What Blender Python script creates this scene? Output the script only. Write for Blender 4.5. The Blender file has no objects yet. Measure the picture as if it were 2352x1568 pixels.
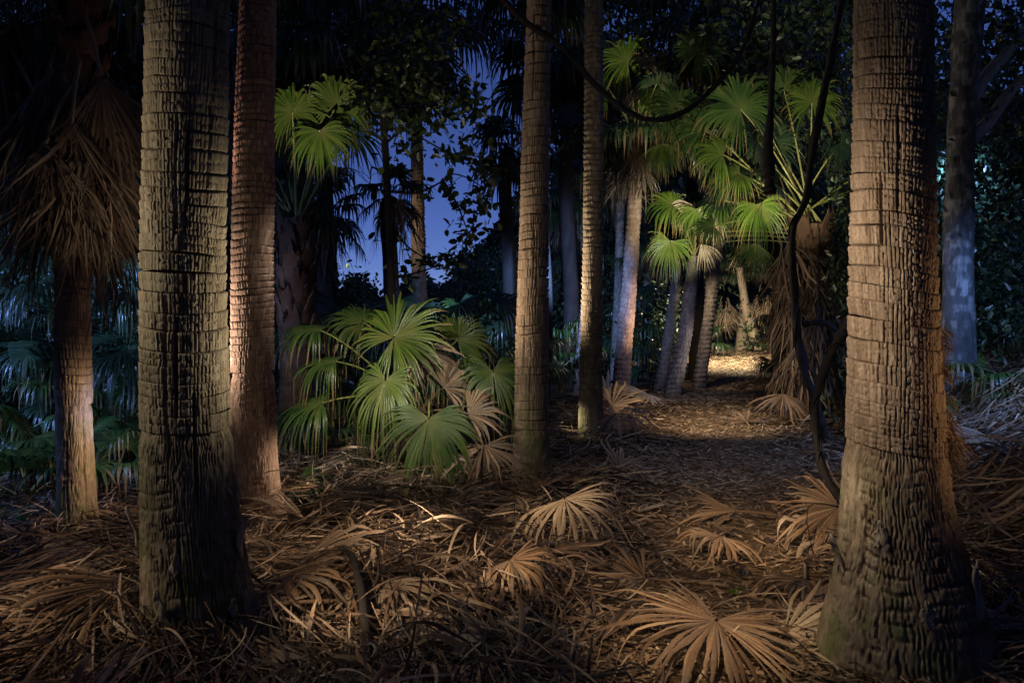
import bpy, math, random
import numpy as np
from mathutils import Vector

rng = np.random.default_rng(11)
random.seed(5)
scene = bpy.context.scene
COL = scene.collection

# ------------------------------------------------------------------ camera, sky, lamps, exposure
CAMH, FPX, HZ, CX = 1.6, 1829.0, 720.0, 1176.0      # eye height, focal length and horizon in a 2352 px wide frame
cam_d = bpy.data.cameras.new('camera')
cam_d.sensor_width = 36.0
cam_d.lens = 36.0 * FPX / 2352.0
cam_d.shift_y = -(784.0 - HZ) / 2352.0
cam_d.clip_end = 500.0
cam_d.clip_start = 0.05
cam = bpy.data.objects.new('camera', cam_d)
COL.objects.link(cam)
cam.location = (0, 0, CAMH)
cam.rotation_euler = (math.radians(90), 0, 0)
scene.camera = cam

SUN_EL, SUN_AZ = math.radians(40), math.radians(90)
world = bpy.data.worlds.new('World')
scene.world = world
world.use_nodes = True
wn = world.node_tree
sky = wn.nodes.new('ShaderNodeTexSky')
sky.sky_type = 'NISHITA'
sky.sun_disc = False
sky.sun_elevation = SUN_EL
sky.sun_rotation = SUN_AZ
sky.air_density = 0.5
sky.dust_density = 0.0
sky.ozone_density = 10.0
dusk = wn.nodes.new('ShaderNodeMix')            # the violet cast of late dusk over the whole sky
dusk.data_type = 'RGBA'
dusk.blend_type = 'MULTIPLY'
dusk.inputs[0].default_value = 1.0
dusk.inputs[7].default_value = (0.90, 0.72, 0.98, 1.0)
wn.links.new(sky.outputs[0], dusk.inputs[6])
wn.links.new(dusk.outputs[2], wn.nodes['Background'].inputs[0])
wn.nodes['Background'].inputs[1].default_value = 0.086

sun_d = bpy.data.lights.new('moon', 'SUN')
sun_d.energy = 0.03
sun_d.color = (0.62, 0.74, 1.0)
sun_d.angle = math.radians(0.5)
sun_o = bpy.data.objects.new('moon', sun_d)
COL.objects.link(sun_o)
sun_o.rotation_euler = Vector((-math.cos(SUN_EL) * math.sin(SUN_AZ), -math.cos(SUN_EL) * math.cos(SUN_AZ), -math.sin(SUN_EL))).to_track_quat('-Z', 'Y').to_euler()

scene.view_settings.view_transform = 'Standard'
scene.view_settings.look = 'None'
scene.view_settings.exposure = 0.0
scene.view_settings.gamma = 1.0
scene.cycles.max_bounces = 5
scene.cycles.diffuse_bounces = 2
scene.cycles.glossy_bounces = 2
scene.cycles.transmission_bounces = 3
scene.cycles.sample_clamp_indirect = 2.0


def P(x, y, d):
    return np.array([(x - CX) / FPX * d, d, CAMH + (HZ - y) / FPX * d])


def sstep(a, b, x):
    t = np.clip((np.asarray(x, float) - a) / (b - a), 0, 1)
    return t * t * (3 - 2 * t)


def path_x(Y):
    return 0.27 * Y + 0.35 * np.sin(Y * 0.23 + 0.6) * sstep(6, 14, Y)


def gz(X, Y):
    X = np.asarray(X, float); Y = np.asarray(Y, float)
    z = 0.030 * np.sin(1.7 * X + 0.6 * Y) + 0.025 * np.sin(2.3 * Y - 1.1 * X + 1.3) + 0.012 * np.sin(5.1 * X + 4.3 * Y)
    pd = np.abs(X - path_x(Y))
    z = z * (0.35 + 0.65 * sstep(0.5, 1.4, pd)) - 0.05 * (1 - sstep(0.4, 1.5, pd))
    b = X - (path_x(Y) + 1.75 - 0.012 * Y)
    z = z + 2.6 * (1 - np.exp(-np.maximum(b, 0) * 0.2))
    z = z + 1.5 * sstep(15, 34, Y) * sstep(0.5, 7, path_x(Y) - 3.0 - X)
    z = z + 0.28 * sstep(1.0, 0.2, np.hypot((X - 1.2) * 0.6, Y - 33)) * 0
    return z


def G(x, y):
    """ground point seen at pixel x, y (a few steps of the march down the ray)"""
    d = FPX * CAMH / (y - HZ)
    for _ in range(12):
        X = (x - CX) / FPX * d
        zg = float(gz(X, d))
        d = 0.5 * d + 0.5 * FPX * (CAMH - zg) / (y - HZ)
    X = (x - CX) / FPX * d
    return np.array([X, d, float(gz(X, d))])


LAMP_SCALE = 1.0
def lamp(loc, target, watts, color, cone, blend=0.6, size=0.06):
    """a hand torch held in the grove while the shutter was open; also serves as added fill"""
    ld = bpy.data.lights.new('torch', 'SPOT')
    ld.energy = watts * LAMP_SCALE
    ld.color = color
    ld.spot_size = math.radians(cone)
    ld.spot_blend = blend
    ld.shadow_soft_size = size
    o = bpy.data.objects.new('torch', ld)
    COL.objects.link(o)
    o.location = Vector(loc)
    v = Vector(target) - Vector(loc)
    o.rotation_euler = v.to_track_quat('-Z', 'Y').to_euler()
    return o


WARM = (1.0, 0.77, 0.53)
AMBER = (1.0, 0.58, 0.27)
PEACH = (1.0, 0.72, 0.46)
NEUT = (1.0, 0.90, 0.74)
YELL = (1.0, 0.86, 0.60)
BLUE = (0.24, 0.42, 1.0)
TEAL = (0.20, 0.36, 1.0)
LILAC = (0.50, 0.55, 1.0)

# trunks, grazed from the side
lamp((-3.2, 3.2, 2.2), P(345, 560, 3.95), 105, YELL, 105, 1.0, 0.1)
lamp((-0.5, 4.25, 1.5), P(525, 700, 3.95), 70, YELL, 92, 1.0, 0.1)
lamp((-2.8, 6.0, 1.35), P(545, 740, 6.2), 120, (1.0, 0.80, 0.62), 125, 0.95)
lamp((-2.75, 6.3, 2.3), P(560, 220, 6.2), 75, (1.0, 0.58, 0.42), 80, 0.9)
lamp((-1.2, 6.3, 0.5), P(645, 1100, 6.2), 26, WARM, 75, 0.9)
lamp((-2.35, 5.6, 0.9), P(215, 1000, 5.8), 36, PEACH, 100, 0.95)
lamp((-2.15, 5.1, 1.7), P(280, 520, 5.5), 20, WARM, 60, 1.0)
lamp((-1.0, 7.45, 1.6), P(1200, 640, 7.7), 90, WARM, 95, 0.9)
lamp((-0.1, 10.5, 1.7), P(1338, 620, 10.4), 280, WARM, 110, 0.9)
lamp((0.55, 10.35, 0.35), P(1330, 970, 10.4), 12, YELL, 90, 0.9)
lamp((3.25, 14.6, 1.2), P(1445, 720, 15.4), 170, PEACH, 75, 0.9)
lamp((4.3, 14.9, 0.8), P(1560, 800, 15.6), 40, (1.0, 0.88, 0.8), 75, 0.9)
lamp((0.5, 3.22, 1.85), P(1975, 660, 3.62), 80, (1.0, 0.80, 0.60), 100, 1.0, 0.1)
lamp((3.1, 3.35, 1.2), P(2140, 850, 3.62), 46, AMBER, 70, 1.0, 0.15)
lamp((1.2, 3.5, 1.2), P(1930, 1250, 3.6), 12, YELL, 60, 0.9)
lamp((-3.4, 9.6, 1.3), P(690, 640, 11), 13, AMBER, 60, 0.95)
lamp((-3.9, 17.5, 2.6), P(960, 520, 20), 260, WARM, 50, 0.95)
# the ground
lamp((0.45, 2.75, 1.25), G(1610, 1440), 108, PEACH, 52, 1.0)
lamp((-0.6, 3.9, 1.1), G(1185, 1315), 84, PEACH, 44, 1.0)
lamp((-0.2, 4.9, 1.2), G(1325, 1190), 74, PEACH, 50, 1.0)
lamp((0.9, 4.5, 1.25), G(1780, 1225), 112, PEACH, 62, 1.0)
lamp((-0.1, 5.2, 0.95), G(740, 1270), 96, PEACH, 72, 0.95)
lamp((-3.25, 3.35, 0.95), G(170, 1470), 48, PEACH, 74, 1.0)
lamp((-1.12, 3.55, 0.75), G(900, 1400), 30, PEACH, 70, 0.95)
lamp((2.3, 10.6, 2.6), G(1640, 970), 420, WARM, 82, 1.0)
lamp((2.0, 8.6, 3.0), G(1650, 1060), 60, LILAC, 80, 1.0)  # soft fill lamp added to lift the dark band of the path
lamp((3.6, 16.0, 2.6), G(1690, 880), 130, WARM, 70, 1.0)
lamp((6.9, 25.5, 5.5), G(1690, 835), 9000, YELL, 110, 1.0, 0.5)
lamp((8.3, 30.5, 1.0), P(1710, 700, 34.5), 1000, YELL, 95, 0.9)
# the green crowns
lamp((-1.25, 5.2, 2.9), P(850, 850, 7.7), 330, NEUT, 60, 0.95)
lamp((0.1, 5.4, 2.2), P(1010, 940, 7.2), 110, NEUT, 46, 0.95)
lamp((-2.6, 8.6, 2.6), P(730, 240, 10.8), 210, NEUT, 40, 0.9)
lamp((2.9, 10.6, 1.8), P(1560, 510, 15), 1900, (1.0, 0.95, 0.72), 30, 0.95)
lamp(P(1600, 400, 16.6), P(1560, 530, 15), 150, NEUT, 80, 0.95)
lamp((2.4, 11.5, 2.2), P(1440, 150, 15), 900, (1.0, 0.95, 0.72), 28, 0.95)
lamp((2.2, 8.2, 2.0), P(1740, 330, 12), 700, (1.0, 0.95, 0.74), 48, 0.95)
lamp((2.6, 9.4, 2.0), P(1720, 450, 11.6), 380, (1.0, 0.95, 0.72), 30, 0.95)
lamp((3.7, 10.4, 2.6), P(1845, 430, 12), 110, YELL, 60, 1.0)
lamp((-1.6, 7.2, 2.2), P(980, 170, 9.5), 70, YELL, 44, 0.95)
# blue torches in the woods either side
lamp((-6.3, 5.6, 3.2), P(60, 880, 9), 900, TEAL, 95, 0.95)
lamp((-2.9, 7.4, 2.6), P(270, 820, 11), 600, BLUE, 75, 0.95)
lamp((-4.9, 5.0, 2.2), G(70, 1140), 170, TEAL, 85, 0.95)
lamp((-2.5, 5.2, 1.2), G(285, 1080), 90, TEAL, 50, 0.95)
lamp((-0.9, 11.8, 2.6), P(1090, 770, 15.5), 800, BLUE, 66, 0.95)
lamp((0.9, 12.5, 2.6), P(1300, 720, 19), 1700, BLUE, 60, 0.95)
lamp((4.4, 6.2, 3.2), G(2300, 940), 520, BLUE, 85, 0.95)
lamp((4.3, 7.6, 2.0), P(2185, 640, 9.0), 34, BLUE, 50, 0.95)
lamp((5.3, 9.7, 3.4), P(2310, 560, 12.5), 650, BLUE, 80, 1.0)
lamp((3.0, 13.5, 2.6), G(1500, 900), 90, LILAC, 80, 0.95)

# ------------------------------------------------------------------ materials
def new_mat(name):
    m = bpy.data.materials.new(name)
    m.use_nodes = True
    nt = m.node_tree
    nt.nodes.clear()
    out = nt.nodes.new('ShaderNodeOutputMaterial')
    return m, nt, out


def ramp(nt, fac, stops):
    r = nt.nodes.new('ShaderNodeValToRGB')
    e = r.color_ramp.elements
    while len(e) < len(stops):
        e.new(0.5)
    for k, (p, c) in enumerate(stops):
        e[k].position = p
        e[k].color = (c[0], c[1], c[2], 1)
    nt.links.new(fac, r.inputs[0])
    return r.outputs[0]


def noise(nt, scale, detail=4, rough=0.6, vec=None):
    n = nt.nodes.new('ShaderNodeTexNoise')
    n.inputs['Scale'].default_value = scale
    n.inputs['Detail'].default_value = detail
    n.inputs['Roughness'].default_value = rough
    if vec is not None:
        nt.links.new(vec, n.inputs['Vector'])
    return n.outputs['Fac']


def math_node(nt, op, a, b):
    n = nt.nodes.new('ShaderNodeMath')
    n.operation = op
    for i, v in enumerate((a, b)):
        if isinstance(v, (int, float)):
            n.inputs[i].default_value = v
        else:
            nt.links.new(v, n.inputs[i])
    return n.outputs[0]


def attr(nt, name):
    a = nt.nodes.new('ShaderNodeAttribute')
    a.attribute_name = name
    return a.outputs['Fac']


def mixc(nt, fac, a, b, mode='MIX'):
    n = nt.nodes.new('ShaderNodeMix')
    n.data_type = 'RGBA'
    n.blend_type = mode
    for sock, v in ((n.inputs[0], fac), (n.inputs[6], a), (n.inputs[7], b)):
        if isinstance(v, (int, float)):
            sock.default_value = v
        elif isinstance(v, tuple):
            sock.default_value = (v[0], v[1], v[2], 1)
        else:
            nt.links.new(v, sock)
    return n.outputs[2]


def bump(nt, height, strength, dist):
    b = nt.nodes.new('ShaderNodeBump')
    b.inputs['Strength'].default_value = strength
    b.inputs['Distance'].default_value = dist
    nt.links.new(height, b.inputs['Height'])
    return b.outputs[0]


def position(nt, sc=(1, 1, 1)):
    g = nt.nodes.new('ShaderNodeNewGeometry')
    mp = nt.nodes.new('ShaderNodeMapping')
    mp.inputs['Scale'].default_value = sc
    nt.links.new(g.outputs['Position'], mp.inputs['Vector'])
    return mp.outputs[0]


def bark_mat(name, c_lo, c_mid, c_hi, moss=None, rough=0.85, fine=60):
    m, nt, out = new_mat(name)
    b = nt.nodes.new('ShaderNodeBsdfPrincipled')
    big = noise(nt, 3.0, 3, 0.6, position(nt))
    stri = noise(nt, fine, 4, 0.65, position(nt, (1, 1, 0.28)))
    f = math_node(nt, 'ADD', math_node(nt, 'MULTIPLY', attr(nt, 'rnd'), 0.2),
                  math_node(nt, 'ADD', math_node(nt, 'MULTIPLY', big, 0.4), math_node(nt, 'MULTIPLY', stri, 0.45)))
    c = ramp(nt, f, [(0.25, c_lo), (0.52, c_mid), (0.8, c_hi)])
    if moss:
        mk = ramp(nt, noise(nt, 5.5, 5, 0.65, position(nt)), [(0.48, (0, 0, 0)), (0.62, (1, 1, 1))])
        c = mixc(nt, math_node(nt, 'MULTIPLY', mk, attr(nt, 'low')), c, moss)
    nt.links.new(c, b.inputs['Base Color'])
    b.inputs['Roughness'].default_value = rough
    b.inputs['Specular IOR Level'].default_value = 0.25
    nt.links.new(bump(nt, stri, 0.7, 0.012), b.inputs['Normal'])
    nt.links.new(b.outputs[0], out.inputs[0])
    return m


def leaf_mat(name, stops_r, tip=None, trans=0.3, rough=0.32, spec=0.5, hub=None, grain=90):
    """stops_r: colours along a random value; tip: colour of the withered tips; hub: colour at the hub"""
    m, nt, out = new_mat(name)
    n = noise(nt, 7.0, 4, 0.6, position(nt))
    f = math_node(nt, 'ADD', math_node(nt, 'MULTIPLY', attr(nt, 'rnd'), 0.65), math_node(nt, 'MULTIPLY', n, 0.4))
    c = ramp(nt, f, stops_r)
    fine = noise(nt, grain, 3, 0.6, position(nt))
    c = mixc(nt, 1.0, c, ramp(nt, fine, [(0.3, (0.72, 0.72, 0.72)), (0.7, (1.2, 1.2, 1.2))]), 'MULTIPLY')
    if hub:
        c = mixc(nt, ramp(nt, attr(nt, 'rad'), [(0.0, (0.8, 0.8, 0.8)), (0.28, (0, 0, 0))]), c, hub)
    if tip:
        bl = ramp(nt, noise(nt, 3.2, 5, 0.65, position(nt)), [(0.56, (0, 0, 0)), (0.72, (0.65, 0.65, 0.65))])
        c = mixc(nt, bl, c, (0.19, 0.165, 0.045))
        t = math_node(nt, 'ADD', attr(nt, 'rad'), math_node(nt, 'MULTIPLY', math_node(nt, 'SUBTRACT', attr(nt, 'rnd'), 0.5), 0.35))
        c = mixc(nt, ramp(nt, t, [(0.76, (0, 0, 0)), (0.95, (1, 1, 1))]), c, tip)
    b = nt.nodes.new('ShaderNodeBsdfPrincipled')
    b.inputs['Roughness'].default_value = rough
    b.inputs['Specular IOR Level'].default_value = spec
    nt.links.new(c, b.inputs['Base Color'])
    nt.links.new(bump(nt, fine, 0.35, 0.004), b.inputs['Normal'])
    if trans > 0:
        t = nt.nodes.new('ShaderNodeBsdfTranslucent')
        nt.links.new(mixc(nt, 1.0, c, (1.15, 1.25, 0.75), 'MULTIPLY'), t.inputs[0])
        mx = nt.nodes.new('ShaderNodeMixShader')
        mx.inputs[0].default_value = trans
        nt.links.new(b.outputs[0], mx.inputs[1])
        nt.links.new(t.outputs[0], mx.inputs[2])
        nt.links.new(mx.outputs[0], out.inputs[0])
    else:
        nt.links.new(b.outputs[0], out.inputs[0])
    return m


def ground_mat(name, stops, sc=18, bumpd=0.05):
    m, nt, out = new_mat(name)
    b = nt.nodes.new('ShaderNodeBsdfPrincipled')
    n1 = noise(nt, sc, 6, 0.7, position(nt))
    n2 = noise(nt, sc * 5, 4, 0.7, position(nt, (1, 0.5, 1)))
    f = math_node(nt, 'ADD', math_node(nt, 'MULTIPLY', n1, 0.5), math_node(nt, 'MULTIPLY', n2, 0.5))
    nt.links.new(ramp(nt, f, stops), b.inputs['Base Color'])
    b.inputs['Roughness'].default_value = 0.95
    b.inputs['Specular IOR Level'].default_value = 0.15
    nt.links.new(bump(nt, f, 1.0, bumpd), b.inputs['Normal'])
    nt.links.new(b.outputs[0], out.inputs[0])
    return m


M = {}
M['bark_olive'] = bark_mat('bark_olive', (0.085, 0.066, 0.044), (0.20, 0.162, 0.115), (0.36, 0.305, 0.225), moss=(0.12, 0.13, 0.05))
M['bark_tan'] = bark_mat('bark_tan', (0.10, 0.072, 0.048), (0.23, 0.172, 0.12), (0.40, 0.32, 0.235), moss=(0.15, 0.16, 0.07))
M['bark_red'] = bark_mat('bark_red', (0.10, 0.058, 0.042), (0.22, 0.145, 0.108), (0.40, 0.30, 0.235))
M['bark_grey'] = bark_mat('bark_grey', (0.075, 0.06, 0.05), (0.165, 0.14, 0.12), (0.32, 0.28, 0.245))
M['bark_lichen'] = bark_mat('bark_lichen', (0.02, 0.022, 0.024), (0.07, 0.075, 0.08), (0.34, 0.36, 0.37), fine=20)
M['bark_silhouette'] = bark_mat('bark_silhouette', (0.012, 0.010, 0.010), (0.03, 0.026, 0.024), (0.06, 0.052, 0.045))  # shade put into the albedo so unlit back trunks read as silhouettes
M['vine'] = bark_mat('vine', (0.012, 0.011, 0.011), (0.028, 0.025, 0.024), (0.055, 0.05, 0.048))
M['wood'] = bark_mat('wood', (0.10, 0.07, 0.045), (0.22, 0.16, 0.10), (0.36, 0.29, 0.2), moss=(0.12, 0.15, 0.05))
M['husk'] = bark_mat('husk', (0.18, 0.14, 0.11), (0.32, 0.27, 0.22), (0.5, 0.45, 0.38))
M['boots'] = bark_mat('boots', (0.035, 0.020, 0.013), (0.095, 0.055, 0.033), (0.19, 0.125, 0.075))
M['green'] = leaf_mat('green', [(0.2, (0.040, 0.075, 0.011)), (0.5, (0.080, 0.140, 0.017)), (0.8, (0.14, 0.20, 0.03))],
                      tip=(0.26, 0.18, 0.075), hub=(0.17, 0.19, 0.05))
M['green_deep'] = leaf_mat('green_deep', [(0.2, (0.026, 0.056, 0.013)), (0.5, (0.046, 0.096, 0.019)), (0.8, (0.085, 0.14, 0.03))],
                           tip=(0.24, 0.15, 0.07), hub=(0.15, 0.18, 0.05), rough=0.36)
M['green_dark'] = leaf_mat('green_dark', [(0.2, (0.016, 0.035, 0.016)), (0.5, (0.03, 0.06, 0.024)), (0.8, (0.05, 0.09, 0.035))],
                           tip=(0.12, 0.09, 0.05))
M['dead'] = leaf_mat('dead', [(0.15, (0.06, 0.038, 0.025)), (0.35, (0.16, 0.10, 0.06)), (0.5, (0.20, 0.165, 0.135)), (0.65, (0.28, 0.18, 0.105)), (0.9, (0.42, 0.31, 0.205))],
                     trans=0.15, rough=0.55, spec=0.3)
M['dead_orange'] = leaf_mat('dead_orange', [(0.15, (0.10, 0.065, 0.04)), (0.35, (0.24, 0.15, 0.085)), (0.5, (0.25, 0.20, 0.155)), (0.65, (0.36, 0.23, 0.13)), (0.9, (0.52, 0.37, 0.23))],
                            trans=0.15, rough=0.5, spec=0.35)
M['dead_pale'] = leaf_mat('dead_pale', [(0.1, (0.30, 0.22, 0.14)), (0.5, (0.45, 0.35, 0.24)), (0.9, (0.58, 0.48, 0.35))],
                          trans=0.15, rough=0.55, spec=0.3)
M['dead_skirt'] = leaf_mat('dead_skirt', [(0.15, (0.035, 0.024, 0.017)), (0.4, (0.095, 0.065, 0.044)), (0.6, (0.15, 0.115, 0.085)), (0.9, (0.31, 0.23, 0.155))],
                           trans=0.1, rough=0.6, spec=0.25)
M['litter'] = leaf_mat('litter', [(0.25, (0.014, 0.010, 0.008)), (0.42, (0.050, 0.032, 0.022)), (0.50, (0.11, 0.088, 0.074)), (0.60, (0.17, 0.105, 0.064)), (0.70, (0.36, 0.25, 0.16)), (0.82, (0.56, 0.45, 0.33))],
                       trans=0.0, rough=0.5, spec=0.4)
M['chips'] = leaf_mat('chips', [(0.12, (0.06, 0.038, 0.025)), (0.42, (0.20, 0.13, 0.075)), (0.66, (0.38, 0.26, 0.155)), (0.95, (0.60, 0.48, 0.33))],
                      trans=0.0, rough=0.6, spec=0.3)
M['petiole'] = leaf_mat('petiole', [(0.1, (0.10, 0.13, 0.03)), (0.5, (0.20, 0.21, 0.055)), (0.9, (0.30, 0.27, 0.09))], trans=0, rough=0.4)
M['petiole_dead'] = leaf_mat('petiole_dead', [(0.1, (0.12, 0.075, 0.045)), (0.5, (0.24, 0.16, 0.095)), (0.9, (0.36, 0.27, 0.18))], trans=0, rough=0.5)
M['broadleaf'] = leaf_mat('broadleaf', [(0.15, (0.014, 0.026, 0.010)), (0.5, (0.035, 0.055, 0.018)), (0.85, (0.075, 0.10, 0.035))], rough=0.35, trans=0.2)
M['thicket'] = leaf_mat('thicket', [(0.15, (0.010, 0.022, 0.012)), (0.5, (0.028, 0.052, 0.024)), (0.85, (0.06, 0.09, 0.04))], rough=0.33, trans=0.15)
M['ground'] = ground_mat('ground', [(0.35, (0.022, 0.014, 0.010)), (0.5, (0.07, 0.044, 0.028)), (0.66, (0.17, 0.11, 0.065))])
M['hill'] = ground_mat('hill', [(0.35, (0.006, 0.012, 0.006)), (0.5, (0.02, 0.035, 0.016)), (0.66, (0.04, 0.06, 0.03))], sc=0.9, bumpd=0.6)
M['path'] = ground_mat('path', [(0.33, (0.06, 0.04, 0.025)), (0.5, (0.16, 0.11, 0.062)), (0.66, (0.30, 0.21, 0.12))], sc=26, bumpd=0.03)

# ------------------------------------------------------------------ object helpers
def mesh(name, V, Q, mat, smooth=True, rnd=None, rad=None, low=None):
    V = np.ascontiguousarray(V, dtype=np.float32).reshape(-1, 3)
    Q = np.ascontiguousarray(Q, dtype=np.int32).reshape(-1, 4)
    me = bpy.data.meshes.new(name)
    me.vertices.add(len(V))
    me.vertices.foreach_set('co', V.ravel())
    me.loops.add(Q.size)
    me.loops.foreach_set('vertex_index', Q.ravel())
    me.polygons.add(len(Q))
    me.polygons.foreach_set('loop_start', np.arange(0, Q.size, 4, dtype=np.int32))
    me.update(calc_edges=True)
    if smooth:
        me.polygons.foreach_set('use_smooth', np.ones(len(Q), dtype=bool))
    for nm, a in (('rnd', rnd), ('rad', rad), ('low', low)):
        if a is not None:
            at = me.attributes.new(nm, 'FLOAT', 'POINT')
            at.data.foreach_set('value', np.ascontiguousarray(a, dtype=np.float32).ravel())
    me.materials.append(M[mat])
    return me


def link(name, me, parent=None, base=None):
    o = bpy.data.objects.new(name, me)
    COL.objects.link(o)
    if parent is not None:
        o.parent = parent
    return o


ORG = {}
def thing(name, label, cat, base, group=None):
    o = bpy.data.objects.new(name, None)
    o.empty_display_size = 0.1
    COL.objects.link(o)
    o.location = [float(v) for v in base]
    ORG[o.name] = np.array([float(v) for v in base])
    o['label'] = label
    o['category'] = cat
    if group:
        o['group'] = group
    return o


def tag(o, label, cat=None, group=None, kind=None):
    o['label'] = label
    if cat:
        o['category'] = cat
    if group:
        o['group'] = group
    if kind:
        o['kind'] = kind
    return o


def origin_of(o):
    """world origin of a thing; parts sit at their thing's origin"""
    while o.parent is not None:
        o = o.parent
    return ORG.get(o.name, np.zeros(3))


def part(name, V, Q, mat, parent, **kw):
    V = np.asarray(V, float).reshape(-1, 3) - origin_of(parent)
    return link(name, mesh(name, V, Q, mat, **kw), parent)


def single(name, V, Q, mat, label, cat, group=None, kind=None, base=None, **kw):
    V = np.asarray(V, float).reshape(-1, 3)
    if base is None:
        base = V.mean(0)
        base[2] = V[:, 2].min()
    o = link(name, mesh(name, V - base, Q, mat, **kw))
    o.location = [float(v) for v in base]
    return tag(o, label, cat, group, kind)


class Acc:
    """collects pieces into one mesh"""
    def __init__(s):
        s.V, s.Q, s.r, s.d, s.n = [], [], [], [], 0
    def add(s, V, Q, rnd=None, rad=None):
        V = np.asarray(V, float).reshape(-1, 3)
        s.V.append(V); s.Q.append(np.asarray(Q).reshape(-1, 4) + s.n)
        s.r.append(np.full(len(V), 0.5) if rnd is None else np.asarray(rnd).ravel())
        s.d.append(np.full(len(V), 0.4) if rad is None else np.asarray(rad).ravel())
        s.n += len(V)
    def get(s):
        return np.concatenate(s.V), np.concatenate(s.Q), np.concatenate(s.r), np.concatenate(s.d)
    def part(s, name, mat, parent):
        V, Q, r, d = s.get()
        return part(name, V, Q, mat, parent, rnd=r, rad=d)
    def single(s, name, mat, label, cat=None, kind=None, group=None, base=None):
        V, Q, r, d = s.get()
        return single(name, V, Q, mat, label, cat, group, kind, base, rnd=r, rad=d)


def unit(v):
    v = np.asarray(v, float)
    return v / max(np.linalg.norm(v), 1e-9)


def vnoise(u, v, nu, seed):
    """value noise, periodic over nu cells in u (0..1), free in v"""
    r = np.random.default_rng(seed)
    tab = r.random((nu, 257))
    x = (u % 1.0) * nu
    i = np.floor(x).astype(int); fx = x - i; fx = fx * fx * (3 - 2 * fx)
    j = np.floor(v).astype(int); fy = v - j; fy = fy * fy * (3 - 2 * fy)
    i0, i1, j0, j1 = i % nu, (i + 1) % nu, j % 257, (j + 1) % 257
    return (tab[i0, j0] * (1 - fx) + tab[i1, j0] * fx) * (1 - fy) + (tab[i0, j1] * (1 - fx) + tab[i1, j1] * fx) * fy


def tube(pts, rad, n=8, wob=0.0, seed=0):
    pts = np.asarray(pts, float); rad = np.broadcast_to(np.asarray(rad, float), (len(pts),))
    t = np.gradient(pts, axis=0)
    t /= np.maximum(np.linalg.norm(t, axis=1, keepdims=True), 1e-9)
    ref = np.array([0.31, 0.17, 0.94]) if abs(t[0, 2]) < 0.8 else np.array([0.9, 0.4, 0.1])
    a = np.zeros_like(t)
    cur = ref
    for k in range(len(t)):
        cur = cur - t[k] * np.dot(cur, t[k])
        cur = cur / max(np.linalg.norm(cur), 1e-9)
        a[k] = cur
    b = np.cross(t, a)
    th = np.linspace(0, 2 * math.pi, n, endpoint=False)
    r = rad[:, None] * np.ones(n)[None]
    if wob:
        rr = np.random.default_rng(seed)
        r = r * (1 + wob * (rr.random((len(pts), n)) - 0.5))
    V = pts[:, None] + r[..., None] * (np.cos(th)[None, :, None] * a[:, None] + np.sin(th)[None, :, None] * b[:, None])
    i = np.arange(len(pts) - 1)[:, None]; j = np.arange(n)[None]
    Q = np.stack([i * n + j, i * n + (j + 1) % n, (i + 1) * n + (j + 1) % n, (i + 1) * n + j], -1)
    return V.reshape(-1, 3), Q.reshape(-1, 4)


def spline(pts, k=8):
    """Catmull-Rom through the points"""
    p = np.asarray(pts, float)
    p = np.vstack([2 * p[0] - p[1], p, 2 * p[-1] - p[-2]])
    out = []
    for i in range(1, len(p) - 2):
        for t in np.linspace(0, 1, k, endpoint=False):
            out.append(0.5 * ((2 * p[i]) + (-p[i - 1] + p[i + 1]) * t + (2 * p[i - 1] - 5 * p[i] + 4 * p[i + 1] - p[i + 2]) * t * t
                              + (-p[i - 1] + 3 * p[i] - 3 * p[i + 1] + p[i + 2]) * t ** 3))
    out.append(p[-2])
    return np.array(out)


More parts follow.
